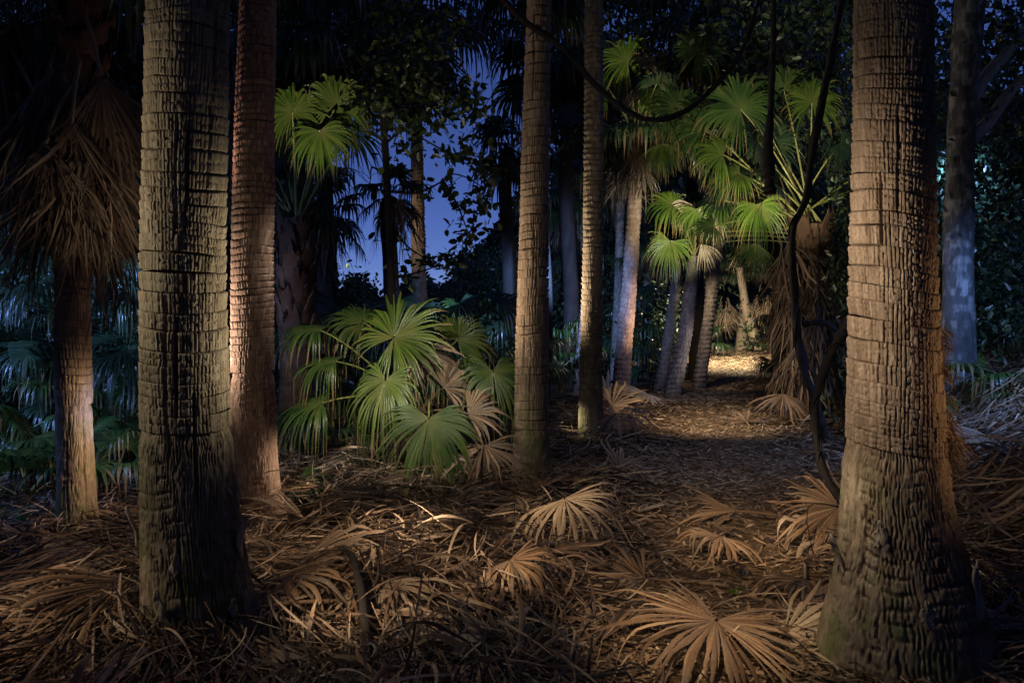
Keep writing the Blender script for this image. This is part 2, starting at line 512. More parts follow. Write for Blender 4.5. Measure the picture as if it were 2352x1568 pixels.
# ------------------------------------------------------------------ fan leaves
def fan(hub, dirv, nrm, R, n=40, span=300, split=0.5, droop=0.4, curl=0.0, cup=0.1, fold=0.35, m=7, seed=0, gap=0.0, clamp=False, lenvar=0.12, wave=0.0):
    """returns V[n, m, 3, 3], rnd, rad: n leaflets, each a folded blade joined to its neighbours up to the split"""
    r = np.random.default_rng(seed)
    e1 = unit(dirv)
    e3 = np.asarray(nrm, float); e3 = unit(e3 - e1 * np.dot(e3, e1))
    e2 = np.cross(e3, e1)
    sp = math.radians(span)
    a = (np.arange(n) + 0.5) / n * sp - sp / 2
    da = sp / n
    L = R * (0.70 + 0.30 * np.cos(a * 0.55)) * (1 + lenvar * (r.random(n) - 0.5) * 2)
    s = np.concatenate([np.linspace(0.02, split, max(3, m // 2)), np.linspace(split, 1, m - max(3, m // 2) + 1)[1:]])
    m = len(s)
    t = np.clip((s - split * 0.75) / (1 - split * 0.75), 0, 1)
    rad = s[None] * L[:, None]
    dr = droop * (0.6 + 0.8 * r.random(n))
    eff = rad - (L * dr * 0.45)[:, None] * t[None] ** 2.2
    si = np.clip(split * (0.72 + 0.56 * r.random(n)), 0.15, 0.8)[:, None]
    w = np.where(s[None] <= si, rad * math.tan(da / 2) * 1.02, si * L[:, None] * math.tan(da / 2) * np.clip((1 - s[None]) / (1 - si), 0, 1) ** 0.75 + 0.001)
    kink = (r.random(n) < 0.28) * r.uniform(0.3, 1.0, n)
    tk = np.clip((s - 0.66) / 0.34, 0, 1)
    eff = eff - (kink * L * 0.2)[:, None] * tk[None]
    aj = a + (r.random(n) - 0.5) * da * (0.25 + 2.5 * curl)
    ca, sa = np.cos(aj), np.sin(aj)
    u = ca[:, None] * e1 + sa[:, None] * e2
    v = -sa[:, None] * e1 + ca[:, None] * e2
    side = (r.random(n) - 0.5) * 2 * curl
    lift = (r.random(n) - 0.5) * 2 * curl
    c = (np.asarray(hub, float) + eff[..., None] * u[:, None]
         + (cup * rad * (1 - 0.4 * s[None]))[..., None] * e3
         + (side[:, None] * L[:, None] * 0.45 * t[None] ** 2)[..., None] * v[:, None]
         + (lift[:, None] * L[:, None] * 0.30 * t[None] ** 1.6)[..., None] * e3)
    c[..., 2] -= (dr * L)[:, None] * t[None] ** 1.9 + (kink * L * 0.26)[:, None] * tk[None]
    if wave:
        ph, fq = r.random(n) * 6.28, 0.7 + r.random(n)
        c = c + (wave * L[:, None] * np.sin(6.28 * s[None] * fq[:, None] + ph[:, None]) * t[None])[..., None] * (e3 + 0.6 * v[:, None] * np.sign(ph[:, None, None] - 3.14))
    # twist of the free part
    tw = (r.random(n) - 0.5) * (0.5 + 3.0 * curl)
    ang = tw[:, None] * t[None]
    vv = np.cos(ang)[..., None] * v[:, None] + np.sin(ang)[..., None] * e3
    ww = -np.sin(ang)[..., None] * v[:, None] + np.cos(ang)[..., None] * e3
    sgn = 1.0
    V = np.stack([c - w[..., None] * vv, c + (fold * w)[..., None] * ww * sgn, c + w[..., None] * vv], 2)
    if gap:
        keep = r.random(n) > gap
        V = V[keep]; n = int(keep.sum())
    if clamp:
        zg = gz(V[..., 0], V[..., 1]) + 0.8 * heap(V[..., 0], V[..., 1]) - 0.015 + 0.06 * r.random((n, 1, 1))
        V[..., 2] = np.maximum(V[..., 2], zg + np.array([0, 0.35, 0])[None, None] * 0.012)
    rnd = np.broadcast_to(r.random(n)[:, None, None], (n, m, 3))
    rd = np.broadcast_to(s[None, :, None], (n, m, 3))
    return V, rnd, rd


def fan_quads(n, m):
    i = np.arange(m - 1)[:, None]; j = np.arange(2)[None]
    q = np.stack([i * 3 + j, i * 3 + j + 1, (i + 1) * 3 + j + 1, (i + 1) * 3 + j], -1).reshape(-1, 4)
    return (np.arange(n)[:, None, None] * (m * 3) + q[None]).reshape(-1, 4)


def arch(b, h, sag=0.15, k=8):
    b = np.asarray(b, float); h = np.asarray(h, float)
    mid = (b + h) / 2 + np.array([0, 0, sag * np.linalg.norm(h - b)])
    t = np.linspace(0, 1, k)[:, None]
    return (1 - t) ** 2 * b + 2 * (1 - t) * t * mid + t * t * h


def frond(parent, base, hub, dirv, nrm, R, mat='green', pmat='petiole', pr=0.014, sag=0.12, leaflets=False, name='frond', label=None, **kw):
    """a stalk (part) carrying its blade or its single leaflets (sub-parts)"""
    pts = arch(base, hub, sag)
    V, Q = tube(pts, np.linspace(pr * 1.5, pr * 0.8, len(pts)), 6)
    st = part(name, V, Q, pmat, parent, rnd=np.full(len(V), rng.random()), rad=np.full(len(V), 0.4))
    if label:
        st['label'] = label
    seed = int(rng.integers(1e9))
    V, rnd, rd = fan(hub, dirv, nrm, R, seed=seed, **kw)
    n, m = V.shape[:2]
    if leaflets:
        q = fan_quads(1, m)
        for k in range(n):
            part('leaflet', V[k], q, mat, st, rnd=rnd[k], rad=rd[k])
    else:
        part('fan_blade', V, fan_quads(n, m), mat, st, rnd=rnd, rad=rd)
    return st


def px_dir(deg, depth=0.0):
    a = math.radians(deg)
    return unit([math.cos(a), depth, math.sin(a)])


def crown(parent, top, n, plen, R, seed, el=(-25, 75), mat='green_dark', pmat='petiole', droop=0.55, span=270, nl=30, pr=0.013, az=None, join=False):
    """a head of fan leaves round the top of a trunk"""
    r = np.random.default_rng(seed)
    acc = Acc()
    for k in range(n):
        a = r.random() * 2 * math.pi if az is None else math.radians(r.uniform(*az))
        if az is None:
            a = (k + r.random() * 0.7) / n * 2 * math.pi * 2.0
        e = math.radians(r.uniform(*el))
        d = np.array([math.cos(a) * math.cos(e), math.sin(a) * math.cos(e), math.sin(e)])
        pl = plen * r.uniform(0.8, 1.15)
        hub = np.asarray(top) + d * pl + np.array([0, 0, -0.12 * pl])
        dv = unit(d + np.array([0, 0, -0.45]))
        nr = unit(np.array([0, 0, 1.0]) + 0.35 * d)
        Rk = R * r.uniform(0.85, 1.15)
        b = np.asarray(top) + d * 0.08
        if join:
            pts = arch(b, hub, 0.08, 5)
            V, Q = tube(pts, pr, 5)
            acc.add(V, Q, np.full(len(V), 0.5))
            V, rnd, rd = fan(hub, dv, nr, Rk, n=nl, span=span, droop=droop, seed=int(r.integers(1e9)), m=6)
            acc.add(V, fan_quads(V.shape[0], V.shape[1]), rnd, rd)
        else:
            frond(parent, b, hub, dv, nr, Rk, mat, pmat, pr=pr, n=nl, span=span, droop=droop, m=6)
    if join:
        o = acc.part('crown', mat, parent)
        return o


def skirt(parent, cx, cy, z_top, z_bot, r0, n, R, seed, mat='dead_skirt', nl=22, spread=0.35, az=None, join=False, name='dead_frond'):
    """dead leaves hanging round the trunk under the crown"""
    r = np.random.default_rng(seed)
    acc = Acc()
    for k in range(n):
        a = (k * 2.399 + r.random() * 0.5) if az is None else math.radians(r.uniform(*az))
        f = (k + 0.5) / n
        z = z_top + (z_bot + R * 0.8 - z_top) * f + r.normal() * 0.04
        ra = np.array([math.cos(a), math.sin(a), 0])
        hub = np.array([cx, cy, z]) + ra * r0 * r.uniform(0.9, 1.5)
        dv = unit(ra * spread * r.uniform(0.4, 1.4) + np.array([r.normal() * 0.1, r.normal() * 0.1, -1]))
        V, rnd, rd = fan(hub, dv, ra + np.array([0, 0, 0.3]), R * r.uniform(0.8, 1.2), n=nl, span=r.uniform(55, 120), split=0.4, droop=0.18, curl=0.4, cup=-0.25,
                         fold=0.6, seed=int(r.integers(1e9)), m=8, lenvar=0.35, wave=0.05, gap=0.12)
        Q = fan_quads(V.shape[0], V.shape[1])
        if join:
            acc.add(V, Q, rnd, rd)
        else:
            st = np.array([cx, cy, z + 0.25]) + ra * r0 * 0.6
            pv, pq = tube(arch(st, hub, 0.3, 6), 0.012, 5)
            nn = len(pv)
            VV = np.vstack([pv, V.reshape(-1, 3)])
            QQ = np.vstack([pq, Q + nn])
            part(name, VV, QQ, mat, parent, rnd=np.concatenate([np.full(nn, 0.5), rnd.ravel()]), rad=np.concatenate([np.full(nn, 0.4), rd.ravel()]))
    if join:
        o = acc.part('dead_skirt', mat, parent)
        o['kind'] = 'stuff'


# ------------------------------------------------------------------ trunks
def trunk(parent, st, d, mat, ring=0.09, z_ring=1.0, z_vis=3.4, nseg=160, rows=9, bs=0.028, deep=0.012, tilt=0.02, seed=0, lowdz=0.014,
          step=0.008, nsub=1, banded=False, rings=True, ring_break=0.45, y_lean=0.0):
    """st: (y, x_left, x_right) in the frame at distance d, bottom last; bark blocks, rings and fissures are relief in the mesh"""
    st = sorted(st, key=lambda s: -s[0])
    zz = np.array([P(0, s[0], d)[2] for s in st])
    cx = np.array([P((s[1] + s[2]) / 2, s[0], d)[0] for s in st])
    rr = np.array([(s[2] - s[1]) / 2 / FPX * d for s in st])
    # smooth interpolation
    zs = np.linspace(zz[0], zz[-1], 200)
    cs, rs = np.interp(zs, zz, cx), np.interp(zs, zz, rr)
    ker = np.hanning(23); ker /= ker.sum()
    cs = np.convolve(np.pad(cs, 11, mode='reflect', reflect_type='odd'), ker, 'valid')
    rs = np.convolve(np.pad(rs, 11, mode='reflect', reflect_type='odd'), ker, 'valid')
    z0 = zz[0]
    r = np.random.default_rng(seed)
    ub = np.linspace(0, 1, nseg, endpoint=False)
    uf = math.atan2(-d, -float(np.interp(1.6, zs, cs))) / (2 * math.pi)
    th = ub - 0.5 / (2 * math.pi) * np.sin(2 * math.pi * (ub - uf))      # finer on the side that faces the path
    rmid = float(np.interp(1.2, zs, rs))
    nb = max(14, int(2 * math.pi * rmid / bs))
    tph = r.random()
    long_cracks = [(r.random(), r.uniform(0.2, z_vis), r.uniform(0.12, 0.45), r.uniform(0.8, 1.8)) for _ in range(26)] if nseg > 80 else []

    def surf(z, t, kid, ringzone):
        """z rows, t position within ring, kid ring number; returns V, rnd"""
        nr = len(z)
        U = np.broadcast_to(th[None], (nr, nseg)); Z = np.broadcast_to(z[:, None], (nr, nseg)); T = np.broadcast_to(t[:, None], (nr, nseg))
        K = np.broadcast_to(kid[:, None], (nr, nseg))
        C = np.interp(Z, zs, cs); Rr = np.interp(Z, zs, rs)
        warp = 1.6 * (vnoise(U, Z * 3.0 + 7, 12, seed + 1) - 0.5) + 0.9 * (vnoise(U, Z * 9.0 + 3, 26, seed + 2) - 0.5)
        if ringzone:
            warp = warp * 0.45 + 0.5 * np.sin(K * 12.9898 + seed)
        p = U * (nb if ringzone else int(nb * 1.3)) + warp * (1.0 if ringzone else 0.75)
        col = np.floor(p)
        dd = np.abs(p - np.round(p))
        hb = np.abs(np.sin(np.round(p) * 127.1 + np.floor(K * (1.0 if ringzone else 0.5)) * 311.7 + seed) * 43758.5453) % 1.0
        hc = np.abs(np.sin((col % nb) * 269.5 + K * 183.3 + seed * 1.7) * 43758.5453) % 1.0
        if ringzone:
            young = np.clip((K - 16.0) / 6.0, 0.25, 1.0)
            wd = 0.10 + 0.05 * hb
            fis = np.clip(1.25 - dd / wd, 0, 1) * np.clip(hb * 1.7 - 0.15, 0, 1)
            cr = vnoise(U, K * 0.61 + 5, 9, seed + 3)
            crack = np.clip((cr - ring_break) * 4.0, 0, 1)
            kr = np.abs(np.sin(K * 78.233 + seed * 3.1) * 43758.5453) % 1.0
            young = young * (0.45 + 0.9 * kr)
            prof = step * (T - 0.5) * young
            edge = np.clip(1.2 - (1 - T) / 0.07, 0, 1) + np.clip(1.0 - T / 0.045, 0, 1)
            sub = np.zeros_like(T)
            for q in range(nsub):
                t0 = (q + 1.0) / (nsub + 1.0) + 0.14 * (((hc * (7.3 + 5 * q)) % 1.0) - 0.5)
                sub = np.maximum(sub, np.clip(1.2 - np.abs(T - t0) / (0.16 / (nsub + 1)), 0, 1) * (((hc * (13.7 + 3 * q)) % 1.0) > 0.35))
            rough = vnoise(U, Z * 70, nb * 4, seed + 4) - 0.5
            disp = prof - deep * 1.25 * fis - deep * 0.75 * sub * (1 - fis) - edge * (deep * 0.35 + deep * 2.4 * crack) * young + deep * 0.22 * (hc - 0.5) + deep * 0.30 * rough
            tl = tilt * np.sin(2 * math.pi * (U + tph)) + 0.30 * ring * (vnoise(U, K * 0.37 + 2, 6, seed + 6) - 0.5)
            Z = Z + tl
        else:
            course = np.floor(Z / (ring * 0.62) + 2.2 * vnoise(U, Z * 3.0, 10, seed + 13))
            along = vnoise(U, Z * 19.0 + 1, nb, seed + 5)
            pp = p + 0.6 * (vnoise(U, Z * 22.0 + 9, nb, seed + 12) - 0.5) + 0.75 * (np.abs(np.sin(course * 91.7 + seed) * 4375.85) % 1.0)
            dd = np.abs(pp - np.round(pp))
            fis = np.clip(1.25 - dd / 0.20, 0, 1) * np.clip((along - 0.26) * 2.6, 0, 1)
            hor = np.clip(1.2 - np.abs((Z / (ring * 0.8) + 1.3 * vnoise(U, Z * 2, 9, seed + 8)) % 1.0 - 0.5) / 0.10, 0, 1) * np.clip((vnoise(U, Z * 7, nb // 2, seed + 9) - 0.45) * 3, 0, 1)
            disp = -deep * 1.2 * fis - deep * 1.2 * hor + deep * 0.5 * (vnoise(U, Z * 40, nb * 3, seed + 4) - 0.5) + 0.020 * (vnoise(U, Z * 2.6, 7, seed + 10) - 0.5)
            if banded:
                bd = (Z / ring + 0.5 * vnoise(U, Z * 3, 6, seed + 15)) % 1.0
                disp = disp - deep * 1.3 * np.clip(1.2 - np.abs(bd - 0.5) / 0.2, 0, 1) * (0.4 + 0.8 * vnoise(U, Z * 8, 9, seed + 16)) + deep * 0.8 * bd
            if rings:
                disp = disp - 0.016 * sstep(z_ring - 0.10, z_ring + 0.02, Z)
        for uq, zc, ln, dp in long_cracks:
            du = np.abs((U - uq - 0.012 * (vnoise(U * 0 + 0.3, Z * 6 + uq * 50, 4, seed + 20) - 0.5) + 0.5) % 1.0 - 0.5) * 2 * math.pi * Rr
            disp = disp - deep * dp * np.clip(1.2 - du / 0.009, 0, 1) * sstep(ln, ln * 0.6, np.abs(Z - zc))
        patch = vnoise(U, Z * 2.2 + 31, 6, seed + 30)
        disp = disp * (0.7 + 0.75 * patch) + 0.012 * (vnoise(U, Z * 1.6 + 3, 5, seed + 31) - 0.5)
        R2 = Rr + disp
        a = U * 2 * math.pi
        V = np.stack([C + R2 * np.cos(a), d + y_lean * (Z - z0) + R2 * np.sin(a), Z], -1)
        lw = sstep(1.3, 0.1, Z)
        return V, hc, lw

    def quads(nr):
        i = np.arange(nr - 1)[:, None]; j = np.arange(nseg)[None]
        return np.stack([i * nseg + j, i * nseg + (j + 1) % nseg, (i + 1) * nseg + (j + 1) % nseg, (i + 1) * nseg + j], -1).reshape(-1, 4)

    top_low = z_ring if rings else z_vis
    zl = np.arange(z0 - 0.05, top_low + (abs(tilt) + 0.05 if rings else 0.02), lowdz)
    V, hc, lw = surf(zl, np.zeros(len(zl)), np.floor(zl / ring), False)
    tr = part('trunk', V, quads(len(zl)), mat, parent, rnd=hc, low=lw)
    if rings:
        z = z_ring
        k = 0
        while z < z_vis:
            h = ring * r.uniform(0.75, 1.25)
            t = np.concatenate([[0, 0.04], np.linspace(0.09, 0.90, rows - 4), [0.955, 1.0]])
            V, hc, lw = surf(z + t * h, t, np.full(len(t), 17.0 + k), True)
            part('bark_ring', V, quads(len(t)), mat, tr, rnd=hc, low=lw)
            z += h
            k += 1
    # plain stem above the picture
    return tr, (lambda zq: (float(np.interp(zq, zs, cs)), float(np.interp(zq, zs, rs))))


def stem_above(parent, at, d, z_from, z_to, mat, seed):
    x, r0 = at(z_from)
    n = 14
    z = np.linspace(z_from - 0.05, z_to, n)
    rr = np.random.default_rng(seed)
    lean = rr.normal() * 0.02
    pts = np.stack([x + lean * (z - z_from), np.full(n, d), z], -1)
    V, Q = tube(pts, np.linspace(r0 * 0.97, r0 * 0.85, n), 20, 0.05, seed)
    part('upper_trunk', V, Q, mat, parent, rnd=rr.random(len(V)), low=np.zeros(len(V)))
    return pts[-1]


def ground_z(x, y):
    return float(gz(x, y))


# ------------------------------------------------------------------ ground and path
def build_ground():
    ys = np.concatenate([np.arange(-12, 1, 1.0), np.arange(1.0, 14, 0.115), np.arange(14, 50, 0.5), np.arange(50, 200, 12)])
    xs = np.concatenate([np.arange(-150, -24, 14), np.arange(-24, -7, 0.6), np.arange(-7, 8, 0.115), np.arange(8, 30, 0.6), np.arange(30, 160, 14)])
    X, Y = np.meshgrid(xs, ys)
    Z = gz(X, Y) + 0.03 * (vnoise(X / 40 + 0.5, Y * 6.3, 240, 3) - 0.5)
    V = np.stack([X, Y, Z], -1)
    n = len(xs)
    i = np.arange(len(ys) - 1)[:, None]; j = np.arange(n - 1)[None]
    Q = np.stack([i * n + j, i * n + j + 1, (i + 1) * n + j + 1, (i + 1) * n + j], -1)
    g = link('ground', mesh('ground', V, Q, 'ground'))
    tag(g, 'dark forest floor of soil and rotted palm leaf', 'ground', kind='structure')
    ys = np.arange(2.0, 42, 0.12)
    us = np.linspace(-1, 1, 25)
    wl = 0.75 + 0.15 * np.sin(ys * 1.7) + 0.1 * np.sin(ys * 4.1 + 1)
    X = path_x(ys)[:, None] + us[None] * wl[:, None] + 0.05 * rng.normal(size=(len(ys), 25)) * (np.abs(us) > 0.9)
    Y = np.broadcast_to(ys[:, None], X.shape)
    Z = gz(X, Y) + 0.028 - 0.05 * np.abs(us[None]) ** 6 + 0.012 * rng.random(X.shape)
    V = np.stack([X, Y, Z], -1)
    n = 25
    i = np.arange(len(ys) - 1)[:, None]; j = np.arange(n - 1)[None]
    Q = np.stack([i * n + j, i * n + j + 1, (i + 1) * n + j + 1, (i + 1) * n + j], -1)
    p = link('path', mesh('path', V, Q, 'path'))
    tag(p, 'trodden path of bark chips winding away between the palms', 'path', kind='structure')


build_ground()


def build_hill():
    ys = np.arange(49, 90, 1.6); fs = np.concatenate([np.linspace(-1.1, -0.22, 50), np.linspace(-0.2, 1.1, 80)])
    Fm, Y = np.meshgrid(fs, ys)
    X = Fm * Y
    top = np.where(Fm > 0, 19 * sstep(0.0, 0.10, Fm), 19 * sstep(-0.19, -0.30, Fm)) + 9.5 * sstep(-0.12, 0.03, Fm) * (Fm < 0.03)
    Z = 0.8 + top * sstep(47, 64, Y) + 1.6 * (vnoise(X / 200 + 0.5, Y / 4, 70, 4) - 0.5) * sstep(48, 52, Y)
    V = np.stack([X, Y, Z], -1)
    n = len(fs)
    i = np.arange(len(ys) - 1)[:, None]; j = np.arange(n - 1)[None]
    Q = np.stack([i * n + j, i * n + j + 1, (i + 1) * n + j + 1, (i + 1) * n + j], -1)
    h = link('hill', mesh('hill', V, Q, 'hill'))
    tag(h, 'dark wooded hillside rising behind the grove', 'hill', kind='structure')


build_hill()


# ------------------------------------------------------------------ litter
def heap(X, Y):
    h = np.clip(vnoise(X / 30 + 0.5, Y * 1.3 + 11, 40, 33) - 0.4, 0, 1) * 0.30 + np.clip(vnoise(X / 30 + 0.5, Y * 3.1 + 5, 100, 34) - 0.45, 0, 1) * 0.14
    h = h * sstep(0.35, 1.3, np.abs(X - path_x(Y))) * sstep(14, 9, Y)
    for tx, ty, tr, th in ((-1.60, 3.95, 0.30, 0.10), (1.82, 3.62, 0.42, 0.08), (-2.0, 6.2, 0.2, 0.10), (0.19, 7.7, 0.2, 0.08), (1.04, 10.4, 0.2, 0.08), (-3.16, 5.8, 0.18, 0.08)):
        h = h + th * np.exp(-((np.hypot(X - tx, Y - ty) - tr) / 0.22) ** 2)
    return h


def strips(X, Y, z_off, L, Wd, yaw, pitch, bend, twist, m, seed, arcs=None):
    """curved flat blades lying about; all arguments arrays of one length"""
    r = np.random.default_rng(seed)
    N = len(X)
    s = np.linspace(-0.5, 0.5, m)
    ang = yaw[:, None] + bend[:, None] * s[None]
    dx = np.cos(ang); dy = np.sin(ang)
    ds = L[:, None] / (m - 1)
    cx = X[:, None] + np.cumsum(dx * ds, 1) - (dx * ds).sum(1, keepdims=True) / 2
    cy = Y[:, None] + np.cumsum(dy * ds, 1) - (dy * ds).sum(1, keepdims=True) / 2
    lift = pitch[:, None] * s[None] * L[:, None] + (arcs if arcs is not None else 0.12 * r.normal(size=N))[:, None] * L[:, None] * (0.25 - s[None] ** 2)
    hp = heap(X, Y)[:, None] * 0.6 + heap(cx, cy) * 0.4
    cz = gz(cx, cy) + z_off[:, None] + lift + hp * np.minimum(1, r.random(N)[:, None] * 1.6)
    cz = np.maximum(cz, gz(cx, cy) + 0.004)
    prof = np.clip(1.05 - np.abs(s + 0.12) * 1.7, 0.12, 1) ** 0.8
    w = Wd[:, None] * prof[None]
    tw = twist[:, None] * (s[None] + r.random(N)[:, None] - 0.5)
    px, py = -dy, dx
    off = np.stack([px * np.cos(tw) * w, py * np.cos(tw) * w, np.sin(tw) * w], -1)
    c = np.stack([cx, cy, cz], -1)
    V = np.stack([c - off, c + off], 2)
    i = np.arange(m - 1)
    q = np.stack([i * 2, i * 2 + 1, i * 2 + 3, i * 2 + 2], -1)
    Q = (np.arange(N)[:, None, None] * (m * 2) + q[None]).reshape(-1, 4)
    rnd = np.broadcast_to(r.random(N)[:, None, None], (N, m, 2))
    return V, Q, rnd


def scatter(N, d0, d1, fx0=-0.75, fx1=0.75, power=1.0):
    u = rng.random(N)
    d = d0 * (d1 / d0) ** (u ** power)
    x = d * rng.uniform(fx0, fx1, N)
    return x, d


def build_litter():
    a = Acc()
    # long blades
    X, Y = scatter(27000, 2.4, 15)
    pd = np.abs(X - path_x(Y))
    keep = rng.random(len(X)) < 0.25 + 0.75 * sstep(0.35, 0.9, pd)
    X, Y = X[keep], Y[keep]
    N = len(X)
    flow = 6.28 * vnoise(X / 30 + 0.5, Y * 1.1 + 3, 36, 21)
    yaw = flow + rng.normal(size=N) * 0.42
    off = np.abs(rng.normal(size=N)) * 0.055 * (0.4 + 0.6 * sstep(0.4, 1.2, pd[keep]))
    V, Q, r = strips(X, Y, off, rng.uniform(0.14, 0.58, N), rng.uniform(0.0025, 0.0085, N), yaw, rng.normal(size=N) * 0.22, rng.normal(size=N) * 0.45,
                     rng.normal(size=N) * 1.4, 5, 1)
    a.add(V, Q, r)
    # short torn pieces
    X, Y = scatter(11500, 2.4, 16)
    N = len(X)
    V, Q, r = strips(X, Y, np.abs(rng.normal(size=N)) * 0.03, rng.uniform(0.05, 0.2, N), rng.uniform(0.003, 0.010, N), rng.uniform(0, 6.28, N), rng.normal(size=N) * 0.2,
                     rng.normal(size=N) * 0.9, rng.normal(size=N) * 1.5, 4, 2)
    a.add(V, Q, r)
    # long curled blades standing proud of the rest
    X, Y = scatter(1100, 2.6, 9, -0.72, 0.72)
    pd = np.abs(X - path_x(Y))
    k = rng.random(len(X)) < 0.1 + 0.9 * sstep(0.5, 1.2, pd)
    X, Y = X[k], Y[k]; N = len(X)
    V, Q, r = strips(X, Y, 0.03 + np.abs(rng.normal(size=N)) * 0.05, rng.uniform(0.3, 0.85, N), rng.uniform(0.0045, 0.011, N), 6.28 * vnoise(X / 30 + 0.5, Y * 1.1 + 3, 36, 21) + rng.normal(size=N) * 0.7, rng.normal(size=N) * 0.12,
                     rng.normal(size=N) * 0.9, rng.normal(size=N) * 2.2, 10, 5, arcs=np.abs(rng.normal(size=N)) * 0.28)
    a.add(V, Q, np.clip(r * 0.7 + 0.3, 0, 1))
    # broken pieces of fan leaf, half buried
    X, Y = scatter(520, 2.6, 12, -0.7, 0.7)
    for x, y in zip(X, Y):
        if abs(x - path_x(y)) < 0.55 and rng.random() < 0.75:
            continue
        az = rng.uniform(0, 6.28); nn = int(rng.integers(5, 17))
        V, rn, rd = fan((x, y, gz(x, y) + float(heap(np.array([x]), np.array([y]))[0]) * 0.8 + rng.uniform(-0.02, 0.07)), (math.cos(az), math.sin(az), rng.normal() * 0.15), (rng.normal() * 0.35, rng.normal() * 0.35 - 0.15, 1.0),
                        rng.uniform(0.22, 0.55), n=nn, span=nn * rng.uniform(4.0, 6.5), split=rng.uniform(0.3, 0.7), droop=rng.uniform(0.0, 0.25), curl=rng.uniform(0.1, 0.4), fold=0.6, m=7, seed=int(rng.integers(1e9)), clamp=True,
                        lenvar=0.3, wave=0.06, gap=0.1)
        if V.shape[0]:
            a.add(V, fan_quads(V.shape[0], V.shape[1]), np.clip(rn * 0.45 + rng.random() * 0.6, 0, 1), rd)
    a.single('leaf_litter', 'litter', 'deep brown litter of torn palm leaf blades covering the forest floor', 'litter', kind='stuff', base=np.zeros(3))
    # chips on the path
    c = Acc()
    Y = 2.6 * (36 / 2.6) ** rng.random(17000)
    X = path_x(Y) + rng.normal(size=len(Y)) * 0.62
    N = len(X)
    V, Q, r = strips(X, Y, 0.03 + rng.random(N) * 0.02, rng.uniform(0.03, 0.12, N) * (1 + Y / 22), rng.uniform(0.004, 0.012, N) * (1 + Y / 22), rng.uniform(0, 6.28, N),
                     rng.normal(size=N) * 0.15, rng.normal(size=N) * 0.5, rng.normal(size=N) * 0.8, 3, 3)
    c.add(V, Q, r)
    c.single('bark_chip_litter', 'chips', 'loose bark chips and leaf crumbs strewn along the path', 'litter', kind='stuff', base=np.zeros(3))
    # the bank on the far right and the far floor
    b = Acc()
    X, Y = scatter(7500, 4.5, 20, 0.42, 0.85)
    N = len(X)
    V, Q, r = strips(X, Y, np.abs(rng.normal(size=N)) * 0.12, rng.uniform(0.2, 0.8, N), rng.uniform(0.006, 0.016, N), rng.normal(size=N) * 0.9 - 0.5, rng.normal(size=N) * 0.25,
                     rng.normal(size=N) * 0.8, rng.normal(size=N) * 1.2, 5, 4)
    b.add(V, Q, r)
    b.single('bank_litter', 'dead', 'pale fallen palm leaf strips heaped on the bank behind the thick flared palm', 'litter', kind='stuff', base=np.zeros(3))


build_litter()


# ------------------------------------------------------------------ the big palms
def base_of(x, d):
    X = (x - CX) / FPX * d
    return (X, d, ground_z(X, d))


def tall_palm(label, st, d, mat, top_z, seed, crown_mat='green_dark', **kw):
    xb = (st[-1][1] + st[-1][2]) / 2
    t = thing('palm_tree', label, 'palm tree', base_of(xb, d), 'tall palms standing along the path')
    tr, at = trunk(t, st, d, mat, seed=seed, **kw)
    top = stem_above(t, at, d, kw['z_vis'] - 0.02, top_z, mat, seed)
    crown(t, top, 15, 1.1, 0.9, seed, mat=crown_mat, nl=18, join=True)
    return t, at


ST_B = [(-60, 346, 522), (0, 345, 520), (300, 335, 517), (600, 330, 513), (900, 330, 522), (1050, 330, 530), (1200, 330, 548), (1350, 330, 572), (1440, 324, 600), (1490, 310, 625)]
palm_b, at_b = tall_palm('thick olive brown ringed palm trunk, nearest one on the side away from the path', ST_B, 3.95, 'bark_olive', 9.5, 101,
                         ring=0.088, z_ring=1.05, z_vis=3.3, nseg=260, rows=14, bs=0.0185, deep=0.0125, tilt=0.022, nsub=1, lowdz=0.0095)
ST_R = [(-60, 1968, 2138), (0, 1967, 2138), (300, 1962, 2140), (600, 1957, 2145), (800, 1952, 2150), (1000, 1948, 2165), (1150, 1940, 2180), (1280, 1930, 2210), (1380, 1910, 2240),
        (1440, 1894, 2262), (1560, 1876, 2292)]
palm_r, at_r = tall_palm('thick tan palm trunk with a wide flared foot and orange lit fibrous edge', ST_R, 3.62, 'bark_tan', 9.0, 202,
                         ring=0.078, z_ring=1.0, z_vis=3.15, nseg=260, rows=15, bs=0.0185, deep=0.0125, tilt=-0.03, nsub=2, lowdz=0.0095)
ST_C = [(-60, 552, 632), (0, 550, 632), (300, 540, 630), (600, 532, 626), (900, 530, 630), (1050, 533, 636), (1130, 540, 645), (1200, 543, 660)]
palm_c, at_c = tall_palm('slim reddish brown palm trunk with close fine rings behind the olive trunk', ST_C, 6.2, 'bark_red', 10.5, 303,
                         ring=0.052, z_ring=1.15, z_vis=4.15, nseg=116, rows=8, bs=0.022, deep=0.012, tilt=0.008, lowdz=0.014, nsub=0)
ST_D = [(-60, 1212, 1267), (0, 1210, 1267), (300, 1198, 1263), (600, 1190, 1260), (800, 1184, 1260), (1000, 1179, 1262), (1110, 1172, 1268)]
palm_d, at_d = tall_palm('straight brown palm trunk beside the green fan leaf clump, lit down one side', ST_D, 7.7, 'bark_tan', 11.0, 404,
                         ring=0.085, z_ring=0.5, z_vis=4.75, nseg=104, rows=9, bs=0.026, deep=0.010, tilt=0.008, lowdz=0.016)
ST_E = [(-60, 1343, 1386), (0, 1343, 1386), (300, 1341, 1386), (600, 1337, 1385), (850, 1331, 1383), (1010, 1326, 1390)]
